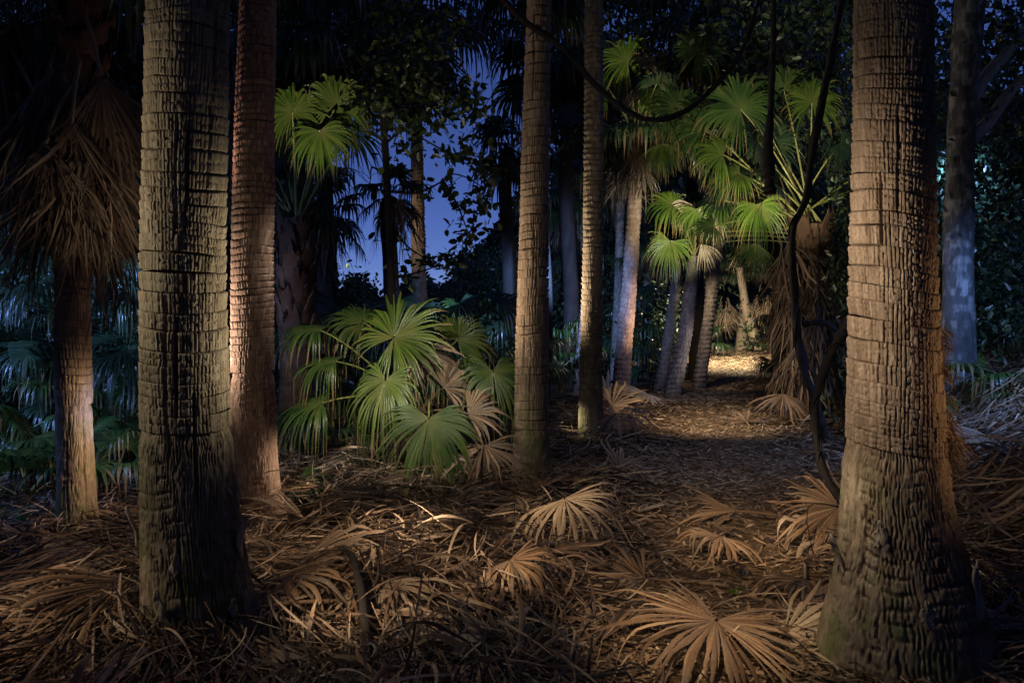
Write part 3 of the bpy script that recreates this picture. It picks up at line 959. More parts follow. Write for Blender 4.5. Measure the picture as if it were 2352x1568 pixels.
palm_e, at_e = tall_palm('narrow ridged palm trunk half in black shadow beside the path bend', ST_E, 10.4, 'bark_olive', 12.0, 505,
                         ring=0.07, z_ring=0.4, z_vis=5.8, nseg=72, rows=7, bs=0.03, deep=0.011, step=0.014, tilt=0.006, lowdz=0.022)

# fibre tufts on the orange edge of the flared palm
def fibres(parent, pts, n, length, seed, mat='dead_orange', out=(1, 0, 0)):
    r = np.random.default_rng(seed)
    a = Acc()
    out = unit(out)
    for p in pts:
        for k in range(n):
            dv = unit(out * r.uniform(0.2, 1) + np.array([r.normal() * 0.35, r.normal() * 0.5, r.uniform(-1.3, 0.2)]))
            L = length * r.uniform(0.4, 1.2)
            s = np.linspace(0, 1, 4)[:, None]
            q = p + r.normal(size=3) * 0.02 + dv * L * s + np.array([0, 0, -0.4]) * L * s ** 2
            V, Q = tube(q, [0.0022, 0.002, 0.0016, 0.0008], 3)
            a.add(V, Q, np.full(len(V), r.random()))
    return a.part('fibre_tuft', mat, parent)


for yy, ln in ((775, 0.045), (850, 0.04), (935, 0.05), (985, 0.09), (1015, 0.085)):
    zq = P(0, yy, 3.62)[2]
    x, rr_ = at_r(zq)
    f = fibres(palm_r, [np.array([x + rr_ * 0.97 * math.cos(a), 3.62 + rr_ * 0.97 * math.sin(a), zq + dz]) for a in (-0.5, -0.2, 0.05) for dz in (-0.03, 0.0, 0.03)], 16, ln, yy)
# grey husks of fallen leaf bases clinging to the two thick trunks
def husk(parent, at, d, ypx, ang, w, h, seed, lift=0.02):
    r = np.random.default_rng(seed)
    z0 = P(0, ypx, d)[2]
    nu, nv = 9, 11
    V = np.zeros((nv, nu, 3))
    for i in range(nv):
        v = i / (nv - 1)
        z = z0 + (v - 0.5) * h
        x, rad = at(z)
        for j in range(nu):
            u = j / (nu - 1) - 0.5
            ww = w * (1 - 0.65 * v ** 1.5) * (0.8 + 0.2 * math.sin(v * 9 + seed))
            a = ang + u * ww / rad
            rr = rad + 0.012 + lift * v * v + 0.03 * (0.25 - u * u) + r.normal() * 0.0015
            V[i, j] = (x + rr * math.cos(a), d + rr * math.sin(a), z + 0.02 * math.sin(u * 7 + seed))
    i = np.arange(nv - 1)[:, None]; j = np.arange(nu - 1)[None]
    Q = np.stack([i * nu + j, i * nu + j + 1, (i + 1) * nu + j + 1, (i + 1) * nu + j], -1).reshape(-1, 4)
    o = part('leaf_base_husk', V, Q, 'husk', parent, rnd=np.full(nu * nv, r.random()), low=np.zeros(nu * nv))
    md = o.modifiers.new('thickness', 'SOLIDIFY'); md.thickness = 0.008
    return o


for ypx, ang, w, h, sd, lf in ((1200, math.radians(-168), 0.07, 0.16, 1, .05), (1345, math.radians(-102), 0.09, 0.13, 2, .03), (1395, math.radians(-165), 0.08, 0.12, 3, .05),
                               (1225, math.radians(-12), 0.07, 0.17, 4, .06), (1370, math.radians(-35), 0.06, 0.07, 5, .02), (1260, math.radians(-85), 0.07, 0.08, 6, .02)):
    husk(palm_b, at_b, 3.95, ypx, ang, w, h, sd, lf)
for ypx, ang, w, h, sd, lf in ((1310, math.radians(-48), 0.10, 0.21, 7, .03), (1265, math.radians(-172), 0.06, 0.14, 8, .06), (1200, math.radians(-130), 0.08, 0.09, 9, .015),
                               (1350, math.radians(-100), 0.08, 0.08, 10, .015)):
    husk(palm_r, at_r, 3.62, ypx, ang, w, h, sd, lf)

# ------------------------------------------------------------------ palm with the hanging skirt of dead leaves
ST_A = [(-60, 135, 232), (160, 132, 225), (420, 128, 205), (600, 127, 200), (800, 128, 206), (1000, 130, 212), (1150, 132, 218), (1235, 128, 232)]
palm_a = thing('palm_tree', 'palm with a shaggy skirt of hanging dead brown leaves round its stem', 'palm tree', base_of(178, 5.8))
tr_a, at_a = trunk(palm_a, ST_A, 5.8, 'bark_tan', ring=0.055, z_ring=0.95, z_vis=3.1, nseg=104, rows=8, bs=0.022, deep=0.007, tilt=0.006, lowdz=0.016, seed=606)


def boots(parent, at, d, z0, z1, n, seed, mat='boots', size=0.2):
    """old leaf bases wrapped round a stem, criss-cross"""
    r = np.random.default_rng(seed)
    for k in range(n):
        z = z0 + (z1 - z0) * (k + r.random() * 0.6) / n
        a0 = k * 2.399 + r.normal() * 0.2
        x, rad = at(z)
        nu, nv = 8, 8
        V = np.zeros((nv, nu, 3))
        for i in range(nv):
            v = i / (nv - 1)
            for j in range(nu):
                u = j / (nu - 1) - 0.5
                wd = size * 1.3 * (1 - 0.62 * v) / rad
                a = a0 + u * wd + 0.15 * v
                rr = rad + 0.008 + 0.07 * v * v + 0.03 * (0.25 - u * u) + r.normal() * 0.008
                V[i, j] = (x + rr * math.cos(a), d + rr * math.sin(a), z + size * 1.5 * v - 0.05 * abs(u) + (r.normal() * 0.05 * size / 0.15 if i == nv - 1 else r.normal() * 0.006))
        i = np.arange(nv - 1)[:, None]; j = np.arange(nu - 1)[None]
        Q = np.stack([i * nu + j, i * nu + j + 1, (i + 1) * nu + j + 1, (i + 1) * nu + j], -1).reshape(-1, 4)
        o = part('leaf_base', V, Q, mat, parent, rnd=np.full(nu * nv, r.random()), low=np.zeros(nu * nv))
        md = o.modifiers.new('thickness', 'SOLIDIFY'); md.thickness = 0.012


boots(palm_a, at_a, 5.8, P(0, 200, 5.8)[2], P(0, -60, 5.8)[2], 22, 61, size=0.15)
xa, ra_ = at_a(2.6)
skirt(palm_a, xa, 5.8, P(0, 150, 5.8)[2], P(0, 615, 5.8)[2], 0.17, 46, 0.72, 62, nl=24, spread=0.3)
# big hanging dead fans
for hx, hy, dd, R, dg, cu, gp, spl in ((232, 178, 5.45, 0.72, -84, 0.25, 0.04, 0.5), (45, 275, 5.6, 0.8, -96, 0.45, 0.15, 0.32), (165, 285, 5.4, 0.74, -92, 0.5, 0.2, 0.28), (105, 330, 5.35, 0.74, -100, 0.5, 0.2, 0.28)):
    h = P(hx, hy, dd)
    frond(palm_a, P(185, hy - 150, 5.75), h, px_dir(dg, 0.05), (0.1, -1, 0.25), R, 'dead_skirt', 'petiole_dead', sag=0.25, n=42, span=100, split=spl, droop=0.12, curl=cu, cup=-0.2,
          fold=0.5, m=9, leaflets=True, name='dead_frond', gap=gp, lenvar=0.3, wave=0.05)
top_a = stem_above(palm_a, at_a, 5.8, 3.08, 5.2, 'boots', 63)
crown(palm_a, top_a, 20, 1.0, 0.8, 64, nl=22, join=True)

# ------------------------------------------------------------------ clump of green fan leaves in the middle
clump = thing('fan_palm_bush', 'low fan palm with broad bright green drooping leaves in the middle', 'palm bush', base_of(960, 8.2))
cb = np.array(base_of(960, 8.2)) + np.array([0, 0, 0.55])
CLUMP = [  # hub px, distance, leaf direction, lean of the blade normal, radius m, span, droop, depth
    ((905, 775), 8.0, 40, (0.0, -1.0, 0.75), 0.70, 320, 0.25, 0.08),
    ((735, 758), 8.0, 176, (-0.15, -0.18, 1.0), 0.60, 210, 0.60, 0.0),
    ((770, 830), 7.7, 184, (-0.1, -0.15, 1.0), 0.62, 210, 0.65, 0.0),
    ((740, 925), 7.4, 192, (-0.2, -0.3, 1.0), 0.62, 220, 0.65, 0.0),
    ((885, 872), 7.5, -105, (-0.1, -0.55, 0.95), 0.60, 280, 0.65, -0.35),
    ((985, 960), 7.1, -92, (0.0, -0.85, 0.65), 0.66, 250, 0.42, -0.15),
    ((1132, 852), 7.9, -80, (0.05, -0.6, 0.9), 0.56, 280, 0.6, -0.3),
    ((1052, 780), 8.6, 50, (0.3, -1.0, 0.3), 0.48, 260, 0.3, 0.1),
    ((838, 742), 8.4, 155, (-0.3, -0.4, 0.9), 0.60, 220, 0.5, 0.1),
    ((1015, 835), 8.2, -25, (0.2, -0.5, 0.9), 0.5, 220, 0.6, 0.0),
    ((690, 1100), 6.9, -20, (-0.2, -0.5, 1.0), 0.40, 200, 0.6, 0.0),
]
for k, ((hx, hy), dd, dg, nr, R, spn, drp, dep) in enumerate(CLUMP):
    b = cb + np.array([0.15 * math.cos(k * 2.4), 0.15 * math.sin(k * 2.4), 0.05 * (k % 3)])
    if k == 10:
        b = np.array(base_of(640, 6.9)) + np.array([0.05, 0.3, 0.05])
    frond(clump, b, P(hx, hy, dd), px_dir(dg, dep), nr, R, 'green' if k in (0, 4, 7) else 'green_deep', 'petiole', pr=0.010, sag=0.18, n=56 if spn > 230 else 44, span=spn, split=0.46, droop=drp,
          curl=0.07, cup=0.05, fold=0.5, m=10, leaflets=True, lenvar=0.16, gap=0.04)
DEADCL = [((960, 800), 8.1, -60, (0, -1, 0.4), 0.55, 170), ((1020, 890), 7.9, 40, (0, -1, 0.3), 0.42, 200), ((1075, 950), 7.6, 20, (0, -0.8, 0.7), 0.45, 160)]
for (hx, hy), dd, dg, nr, R, spn in DEADCL:
    frond(clump, cb, P(hx, hy, dd), px_dir(dg), nr, R, 'dead', 'petiole_dead', pr=0.009, n=30, span=spn, split=0.5, droop=0.3, curl=0.35, m=8, leaflets=True, name='dead_frond')
# stubby stem of the clump hidden in old leaf bases
V, Q = tube([cb + (0, 0, -0.65), cb + (0, 0, -0.2), cb + (0, 0, 0.1)], [0.16, 0.15, 0.1], 14, 0.2, 9)
part('stem', V, Q, 'boots', clump, rnd=rng.random(len(V)), low=np.zeros(len(V)))
skirt(clump, cb[0], cb[1], cb[2] + 0.1, 0.0, 0.12, 12, 0.5, 66, nl=18, spread=0.5)

# ------------------------------------------------------------------ other palms
def slim_palm(label, st, d, mat, seed, nseg=44, name='palm_tree', group='slim palms further back', ring=0.10, deep=0.011, **kw):
    xb = (st[-1][1] + st[-1][2]) / 2
    t = thing(name, label, 'palm tree', base_of(xb, d), group)
    ztop = P(0, st[0][0], d)[2]
    tr, at = trunk(t, st, d, mat, rings=False, z_vis=ztop, nseg=nseg, ring=ring, deep=deep, bs=0.05, lowdz=0.022, banded=True, seed=seed, **kw)
    return t, at


# brown boot-clad stem with green leaves rising from it
palm_p, at_p = slim_palm('stout brown palm stem wrapped in old leaf bases, green stalks rising from it', [(505, 645, 712), (600, 642, 722), (740, 645, 712), (1000, 640, 718)], 11.0, 'boots', 71)
boots(palm_p, at_p, 11.0, P(0, 800, 11)[2], P(0, 540, 11)[2], 26, 72, size=0.3)
pt = P(682, 515, 11.0)
for hx, hy, dd, dg, nr, R, spn in ((672, 258, 10.6, 100, (0.1, -1, 0.35), 0.62, 330), (772, 238, 10.7, 70, (0.25, -1, 0.3), 0.68, 320), (735, 300, 10.5, -75, (0.1, -1, 0.3), 0.6, 240),
                                   (805, 300, 10.8, -50, (0.2, -0.8, 0.5), 0.6, 240)):
    frond(palm_p, pt, P(hx, hy, dd), px_dir(dg), nr, R, 'green', 'petiole', pr=0.016, sag=0.05, n=46, span=spn, split=0.48, droop=0.38, curl=0.06, m=9, lenvar=0.16, leaflets=(hx < 780))
crown(palm_p, pt, 11, 1.25, 0.75, 73, el=(25, 80), mat='green_dark', nl=26, az=(75, 175))

# palm F with a swollen shaggy head over the path
palm_f, at_f = slim_palm('curved warm brown palm with a shaggy swollen head of fibre over the path bend', [(330, 1444, 1488), (420, 1442, 1476), (600, 1433, 1466), (800, 1415, 1452), (920, 1403, 1444)],
                         15.4, 'bark_red', 81, nseg=72)
boots(palm_f, at_f, 15.4, P(0, 415, 15.4)[2], P(0, 330, 15.4)[2], 20, 82, size=0.24)
pf = P(1465, 330, 15.4)
skirt(palm_f, pf[0], pf[1], pf[2] + 0.1, P(0, 450, 15.4)[2], 0.18, 14, 0.5, 83, nl=16, spread=0.5)
for hx, hy, dd, dg, nr, R, spn, mt in ((1440, 140, 15.0, 110, (-0.1, -1, 0.1), 0.72, 340, 'green'), (1600, 120, 15.2, 60, (0.1, -1, 0.2), 0.78, 330, 'green_deep'), (1500, 205, 14.8, -70, (0, -1, 0.2), 0.6, 250, 'green'),
                                       (1555, 290, 15.0, -60, (0.2, -0.9, 0.3), 0.66, 240, 'green'), (1395, 200, 15.6, 150, (-0.4, -1, 0.2), 0.66, 250, 'green_deep'), (1320, 260, 16.0, 190, (-0.3, -0.8, 0.6), 0.7, 250, 'green_dark'),
                                       (1520, 330, 14.6, -85, (0, -1, 0.1), 0.55, 150, 'green')):
    frond(palm_f, pf, P(hx, hy, dd), px_dir(dg), nr, R, mt, 'petiole', pr=0.016, sag=0.1, n=46, span=spn, split=0.46, droop=0.38, curl=0.07, m=9, lenvar=0.16)
for hx, hy, dg in ((1470, 150, 30), (1460, 200, -60), (1560, 210, -80)):
    frond(palm_f, pf, P(hx, hy, 14.9), px_dir(dg), (0, -1, 0.2), 0.5, 'dead', 'petiole_dead', pr=0.01, n=26, span=150, droop=0.35, curl=0.3, m=7, name='dead_frond')
crown(palm_f, pf, 14, 1.3, 0.7, 84, mat='green_dark', nl=26)

# palms behind, seen as bare stems
palm_f2, at_f2 = slim_palm('bluish thin palm stem close behind the curved warm brown palm', [(260, 1422, 1442), (400, 1417, 1436), (700, 1409, 1429), (880, 1400, 1424)], 19.0, 'bark_grey', 85)
t2 = P(1432, 270, 19.0)
skirt(palm_f2, t2[0], t2[1], t2[2], P(0, 480, 19)[2], 0.15, 18, 0.8, 86, join=True)
crown(palm_f2, t2, 16, 1.2, 0.8, 87, join=True)
palm_g1, _ = slim_palm('leaning grey palm stem, hinder of the leaning pair by the path', [(600, 1548, 1572), (750, 1527, 1552), (900, 1499, 1531)], 17.0, 'bark_grey', 88)
palm_g2, at_g2 = slim_palm('leaning pale grey palm stem, front of the leaning pair by the path', [(590, 1580, 1607), (750, 1560, 1592), (915, 1526, 1563)], 15.6, 'bark_grey', 89, nseg=72)
crown(palm_g1, P(1560, 600, 17), 10, 0.8, 0.6, 90, el=(25, 80), mat='green_dark', join=True)
pg = P(1596, 585, 15.6)
for hx, hy, dd, dg, nr, R, spn, mt in ((1540, 555, 15.0, -110, (-0.2, -1, 0.35), 0.68, 240, 'green'), (1545, 470, 15.2, 170, (-0.2, -0.8, 0.6), 0.72, 260, 'green'), (1600, 480, 15.0, -85, (0, -0.9, 0.4), 0.6, 220, 'green'),
                                       (1655, 470, 15.1, -60, (0.2, -1, 0.4), 0.6, 230, 'green')):
    frond(palm_g2, pg, P(hx, hy, dd), px_dir(dg), nr, R, mt, 'petiole', pr=0.014, sag=0.15, n=46, span=spn, split=0.45, droop=0.45, curl=0.07, m=9, lenvar=0.16, leaflets=(hx == 1540))
for hx, hy, dg in ((1640, 495, -90), (1610, 560, -60), (1590, 470, 200)):
    frond(palm_g2, pg, P(hx, hy, 15.2), px_dir(dg), (0, -1, 0.2), 0.5, 'dead_pale', 'petiole_dead', pr=0.01, n=18, span=90, droop=0.3, curl=0.3, m=7, name='dead_frond')
palm_g3, _ = slim_palm('dark leaning palm stem closest to the far lit end of the path', [(530, 1637, 1664), (700, 1618, 1645), (893, 1590, 1620)], 17.3, 'bark_grey', 91)
crown(palm_g3, P(1650, 535, 17.3), 12, 0.8, 0.65, 92, el=(25, 80), mat='green_dark', join=True)
palm_h1, _ = slim_palm('faint blue palm stem between the two straight brown trunks', [(500, 1299, 1319), (740, 1296, 1317), (870, 1295, 1319)], 20.0, 'bark_grey', 93)
th1 = P(1309, 470, 20.0)
skirt(palm_h1, th1[0], th1[1], th1[2] + 0.2, P(0, 540, 20)[2], 0.15, 16, 0.9, 94, join=True)
crown(palm_h1, th1 + (0, 0, 0.3), 16, 1.2, 0.85, 95, join=True)
palm_h2, _ = slim_palm('short dim brown palm stem in the gap behind the curved palm', [(630, 1478, 1493), (780, 1475, 1492), (856, 1473, 1494)], 22.0, 'bark_tan', 96)
crown(palm_h2, P(1485, 625, 22.0), 12, 0.8, 0.7, 97, el=(20, 80), join=True)
palm_h3, _ = slim_palm('thin leaning stem low down between the straight trunk and the ridged trunk', [(640, 1340, 1352), (800, 1324, 1340), (905, 1310, 1330)], 16.0, 'bark_grey', 98)

# palms in the lit glade at the end of the path
palm_t1, _ = slim_palm('yellow lit palm leaning across the far end of the path', [(615, 1691, 1706), (700, 1702, 1722), (800, 1726, 1756)], 34.0, 'bark_tan', 110, group='palms at the far end of the path')
palm_t2, _ = slim_palm('yellow lit upright palm stem behind the leaning one at the path end', [(640, 1702, 1716), (740, 1697, 1713), (812, 1686, 1724)], 35.0, 'bark_tan', 111, group='palms at the far end of the path')
for pp, tx, ty, dd, sd in ((palm_t1, 1698, 620, 34.0, 112), (palm_t2, 1709, 645, 35.0, 113)):
    crown(pp, P(tx, ty, dd), 14, 1.0, 0.8, sd, el=(20, 80), mat='green_dark', join=True)
skirt(palm_t1, *P(1758, 0, 34)[:2], P(0, 660, 34)[2], P(0, 755, 34)[2], 0.3, 14, 1.0, 114, mat='dead', spread=0.6)
skirt(palm_t2, *P(1665, 0, 34.5)[:2], P(0, 690, 34.5)[2], P(0, 755, 34.5)[2], 0.2, 8, 0.9, 115, mat='dead', spread=0.6)

# palm K: many yellow stalks, over the vines
palm_k = thing('palm_tree', 'bushy palm with many long yellow green leaf stalks above the black vines', 'palm tree', base_of(1850, 12.2))
tr_k, at_k = trunk(palm_k, [(520, 1815, 1905), (650, 1825, 1905), (780, 1830, 1890), (960, 1826, 1892)], 12.2, 'boots', rings=False, z_vis=P(0, 520, 12.2)[2], nseg=48, bs=0.05, lowdz=0.04, seed=120)
boots(palm_k, at_k, 12.2, P(0, 720, 12.2)[2], P(0, 520, 12.2)[2], 26, 121, size=0.26)
pk = P(1852, 520, 12.2)
skirt(palm_k, pk[0], pk[1], P(0, 540, 12.2)[2], P(0, 760, 12.2)[2], 0.28, 26, 0.75, 122, nl=18, spread=0.35)
skirt(palm_k, pk[0], pk[1], P(0, 680, 12.2)[2], P(0, 930, 12.2)[2], 0.26, 20, 0.8, 125, nl=16, spread=0.3)
KF = [((1700, 250), 11.8, 120, (-0.1, -1, 0.35), 0.88, 330, 'green_deep'), ((1865, 235), 11.9, 80, (0.1, -1, 0.25), 0.66, 320, 'green'), ((1660, 355), 11.6, 165, (-0.2, -0.9, 0.5), 0.62, 220, 'green'),
      ((1740, 470), 11.5, -80, (0.1, -1, 0.3), 0.6, 230, 'green'), ((1640, 520), 11.6, 185, (-0.2, -0.7, 0.8), 0.5, 200, 'green_deep'), ((1770, 330), 12.2, 95, (0, -1, 0.3), 0.7, 300, 'green_dark'),
      ((1620, 300), 11.9, 150, (-0.2, -0.9, 0.5), 0.66, 240, 'green_deep'), ((1800, 205), 12.2, 95, (0.0, -1, 0.35), 0.66, 280, 'green_deep'), ((1700, 400), 11.7, 200, (-0.2, -0.7, 0.8), 0.6, 220, 'green'),
      ((1930, 330), 12.0, -40, (0.2, -1, 0.3), 0.55, 240, 'green_dark'), ((1740, 560), 11.9, -110, (0, -1, 0.2), 0.5, 140, 'green_deep'), ((1560, 250), 12.4, 150, (-0.2, -1, 0.3), 0.7, 280, 'green_deep')]
for (hx, hy), dd, dg, nr, R, spn, mt in KF:
    frond(palm_k, pk + np.array([rng.normal() * 0.12, rng.normal() * 0.1, rng.normal() * 0.1]), P(hx, hy, dd), px_dir(dg), nr, R, mt, 'petiole', pr=0.013, sag=0.14, n=48, span=spn, split=0.46, droop=0.38, curl=0.07, m=9, lenvar=0.16,
          leaflets=(hx in (1700, 1865, 1660)))
for k in range(14):   # bare long stalks
    a = math.radians(rng.uniform(20, 165)); L = rng.uniform(0.8, 1.5)
    hub = pk + np.array([math.cos(a) * L, rng.normal() * 0.35, math.sin(a) * L])
    frond(palm_k, pk + np.array([rng.normal() * 0.15, rng.normal() * 0.1, rng.normal() * 0.1]), hub, unit(hub - pk + np.array([0, 0, -0.4])), (0.1, -0.6, 0.7), 0.55, 'green_dark', 'petiole', pr=0.012, sag=0.06, n=30, span=240, droop=0.4, m=6)
for yy, xx in ((528, 1625), (538, 1640), (548, 1660)):
    V, Q = tube(arch(P(1822, 548 + (yy - 538), 12.0), P(xx, yy + 8, 11.6), 0.06, 10), 0.008, 5)
    part('leaf_stalk', V, Q, 'petiole', palm_k, rnd=np.full(len(V), 0.8), rad=np.full(len(V), 0.4))
palm_k2, _ = slim_palm('dark bluish palm stem at the path edge below the yellow stalks', [(550, 1784, 1812), (700, 1786, 1812), (860, 1776, 1836)], 19.0, 'bark_grey', 123)
crown(palm_k2, P(1798, 545, 19.0), 12, 0.9, 0.7, 124, el=(20, 80), join=True)

# palm H on the hillside against the sky, with its dark skirt overhead
palm_h, at_h = slim_palm('tall brown palm stem standing against the blue dusk sky', [(200, 942, 968), (450, 944, 974), (670, 946, 981), (800, 944, 986)], 20.0, 'bark_tan', 130)
hh = P(952, 60, 20.0)
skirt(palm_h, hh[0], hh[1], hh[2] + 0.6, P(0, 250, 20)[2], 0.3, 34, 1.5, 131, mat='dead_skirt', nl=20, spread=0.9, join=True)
crown(palm_h, hh + (0, 0, 0.5), 26, 1.6, 1.3, 132, mat='green_dark', nl=26, el=(-40, 60), join=True)

# dark palms round the sky gap
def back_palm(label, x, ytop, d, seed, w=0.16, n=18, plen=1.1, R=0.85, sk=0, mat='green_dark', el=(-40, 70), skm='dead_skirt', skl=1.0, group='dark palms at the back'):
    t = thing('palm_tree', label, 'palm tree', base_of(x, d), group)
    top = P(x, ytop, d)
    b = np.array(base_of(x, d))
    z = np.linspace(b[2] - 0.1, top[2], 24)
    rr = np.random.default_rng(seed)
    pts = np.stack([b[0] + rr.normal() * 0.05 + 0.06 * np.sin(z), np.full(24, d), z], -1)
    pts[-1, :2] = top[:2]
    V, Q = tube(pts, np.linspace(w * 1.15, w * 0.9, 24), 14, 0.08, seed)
    part('trunk', V, Q, 'bark_silhouette', t, rnd=rr.random(len(V)), low=np.zeros(len(V)))
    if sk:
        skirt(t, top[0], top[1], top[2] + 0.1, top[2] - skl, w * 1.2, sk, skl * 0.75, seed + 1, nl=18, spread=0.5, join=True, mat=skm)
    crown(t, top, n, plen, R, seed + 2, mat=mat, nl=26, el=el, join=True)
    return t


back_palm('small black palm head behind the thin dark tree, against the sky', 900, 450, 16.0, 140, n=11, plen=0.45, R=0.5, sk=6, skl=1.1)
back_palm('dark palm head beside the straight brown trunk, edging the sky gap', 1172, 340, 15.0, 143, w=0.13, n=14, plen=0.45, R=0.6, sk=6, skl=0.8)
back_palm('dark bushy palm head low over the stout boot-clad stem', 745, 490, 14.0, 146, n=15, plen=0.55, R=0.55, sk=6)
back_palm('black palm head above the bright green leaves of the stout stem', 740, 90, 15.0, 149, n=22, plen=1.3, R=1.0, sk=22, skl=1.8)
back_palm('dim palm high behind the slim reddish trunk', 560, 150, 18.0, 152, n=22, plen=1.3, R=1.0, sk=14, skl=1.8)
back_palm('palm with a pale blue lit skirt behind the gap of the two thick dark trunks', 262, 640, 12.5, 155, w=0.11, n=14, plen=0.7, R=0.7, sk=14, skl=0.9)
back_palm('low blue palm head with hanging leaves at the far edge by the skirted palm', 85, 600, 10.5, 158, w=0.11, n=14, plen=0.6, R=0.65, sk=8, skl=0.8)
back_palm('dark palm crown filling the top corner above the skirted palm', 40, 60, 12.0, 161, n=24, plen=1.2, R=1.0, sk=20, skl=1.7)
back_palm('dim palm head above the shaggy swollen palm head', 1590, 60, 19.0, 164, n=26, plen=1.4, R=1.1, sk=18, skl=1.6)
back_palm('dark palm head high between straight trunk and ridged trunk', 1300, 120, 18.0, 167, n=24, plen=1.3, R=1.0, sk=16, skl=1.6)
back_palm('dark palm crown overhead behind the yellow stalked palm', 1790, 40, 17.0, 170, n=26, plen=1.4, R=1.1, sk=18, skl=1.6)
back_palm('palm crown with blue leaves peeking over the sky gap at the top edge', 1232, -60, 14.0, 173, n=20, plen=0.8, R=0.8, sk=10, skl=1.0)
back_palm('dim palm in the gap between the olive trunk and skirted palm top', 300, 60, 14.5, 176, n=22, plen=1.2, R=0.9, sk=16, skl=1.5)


# small fan palms on the ground
def small_palm(label, x, y, n, plen, R, seed, mat='green_deep', el=(5, 70), group='young fan palms in the undergrowth', h=0.12, az=None, d=None):
    b = G(x, y) if d is None else np.array(base_of(x, d))
    t = thing('young_fan_palm', label, 'young palm', b, group)
    V, Q = tube([b + (0, 0, -0.05), b + (0, 0, h * 0.6), b + (0, 0, h + 0.05)], [0.06, 0.05, 0.03], 8)
    part('stem', V, Q, 'boots', t, rnd=np.full(len(V), 0.4), low=np.zeros(len(V)))
    crown(t, b + np.array([0, 0, h]), n, plen, R, seed, el=el, mat=mat, nl=30, droop=0.5, span=250, pr=0.007, az=az)
    return t


small_palm('young fan palm at the bottom edge beside the skirted palm, lit blue', 60, 1180, 9, 0.45, 0.42, 181)
small_palm('young fan palm half cut by the picture edge, wide pale blue leaves', 20, 1090, 9, 0.7, 0.55, 182, h=0.3)
small_palm('young fan palm just behind the foot of the skirted palm', 128, 1120, 8, 0.5, 0.45, 183)
small_palm('dark green young palm between the skirted palm and olive trunk, high leaves', 290, 1050, 12, 0.95, 0.62, 184, h=0.35)
small_palm('small blue young palm low by the olive trunk', 262, 1150, 8, 0.4, 0.4, 185)
small_palm('young palm deep in the blue undergrowth behind the skirted stem', 215, 980, 10, 0.8, 0.6, 186, h=0.3)
small_palm('blue lit young palm behind the clump next to the straight trunk', 1120, 930, 11, 1.2, 0.75, 187, h=0.5)
small_palm('blue young palm between straight trunk and ridged trunk', 1290, 900, 12, 0.9, 0.6, 188, h=0.5)
small_palm('dim green young palm behind the leaning pair of stems', 1485, 868, 12, 1.0, 0.7, 189, h=0.3)
small_palm('little teal palm at the foot of the vines', 1885, 900, 8, 0.5, 0.4, 190)
small_palm('dark young palm tucked behind the flared palm foot', 2175, 960, 10, 0.6, 0.5, 191, h=0.2)
small_palm('small palm with yellow leaf at the path edge under the vines', 1815, 885, 9, 0.5, 0.4, 192, mat='green')
small_palm('dark small palm under the green clump', 770, 1040, 9, 0.5, 0.45, 193, mat='green_dark')
small_palm('blue small palm seen under the clump leaves', 800, 1010, 8, 0.4, 0.4, 194)
small_palm('dim green palm in the shade left of the lit path end', 1608, 0, 10, 0.9, 0.8, 195, mat='green_dark', h=0.3, d=31.0)

# ------------------------------------------------------------------ broadleaf tree with silhouetted leaves
def leaf_cards(C, size, seed, up=0.5):
    """pointed oval leaves folded on the midrib, one for each point"""
    r = np.random.default_rng(seed)
    N = len(C)
    d = r.normal(size=(N, 3)); d[:, 2] -= 0.4
    d /= np.linalg.norm(d, axis=1, keepdims=True)
    u = r.normal(size=(N, 3)); u[:, 2] += up * 2
    s = np.cross(d, u); s /= np.maximum(np.linalg.norm(s, axis=1, keepdims=True), 1e-6)
    nn = np.cross(s, d)
    L = size * r.uniform(0.6, 1.3, N)[:, None]; W = L * r.uniform(0.2, 0.3, N)[:, None]
    b = C; t = C + d * L
    l1 = C + d * L * 0.3 + s * W + nn * W * 0.35; l2 = C + d * L * 0.7 + s * W * 0.85 + nn * W * 0.3
    r1 = C + d * L * 0.3 - s * W + nn * W * 0.35; r2 = C + d * L * 0.7 - s * W * 0.85 + nn * W * 0.3
    V = np.stack([b, l1, l2, t, r2, r1], 1)
    q = np.array([[0, 1, 2, 3], [3, 4, 5, 0]])
    Q = (np.arange(N)[:, None, None] * 6 + q[None]).reshape(-1, 4)
    return V, Q, np.broadcast_to(r.random(N)[:, None], (N, 6))


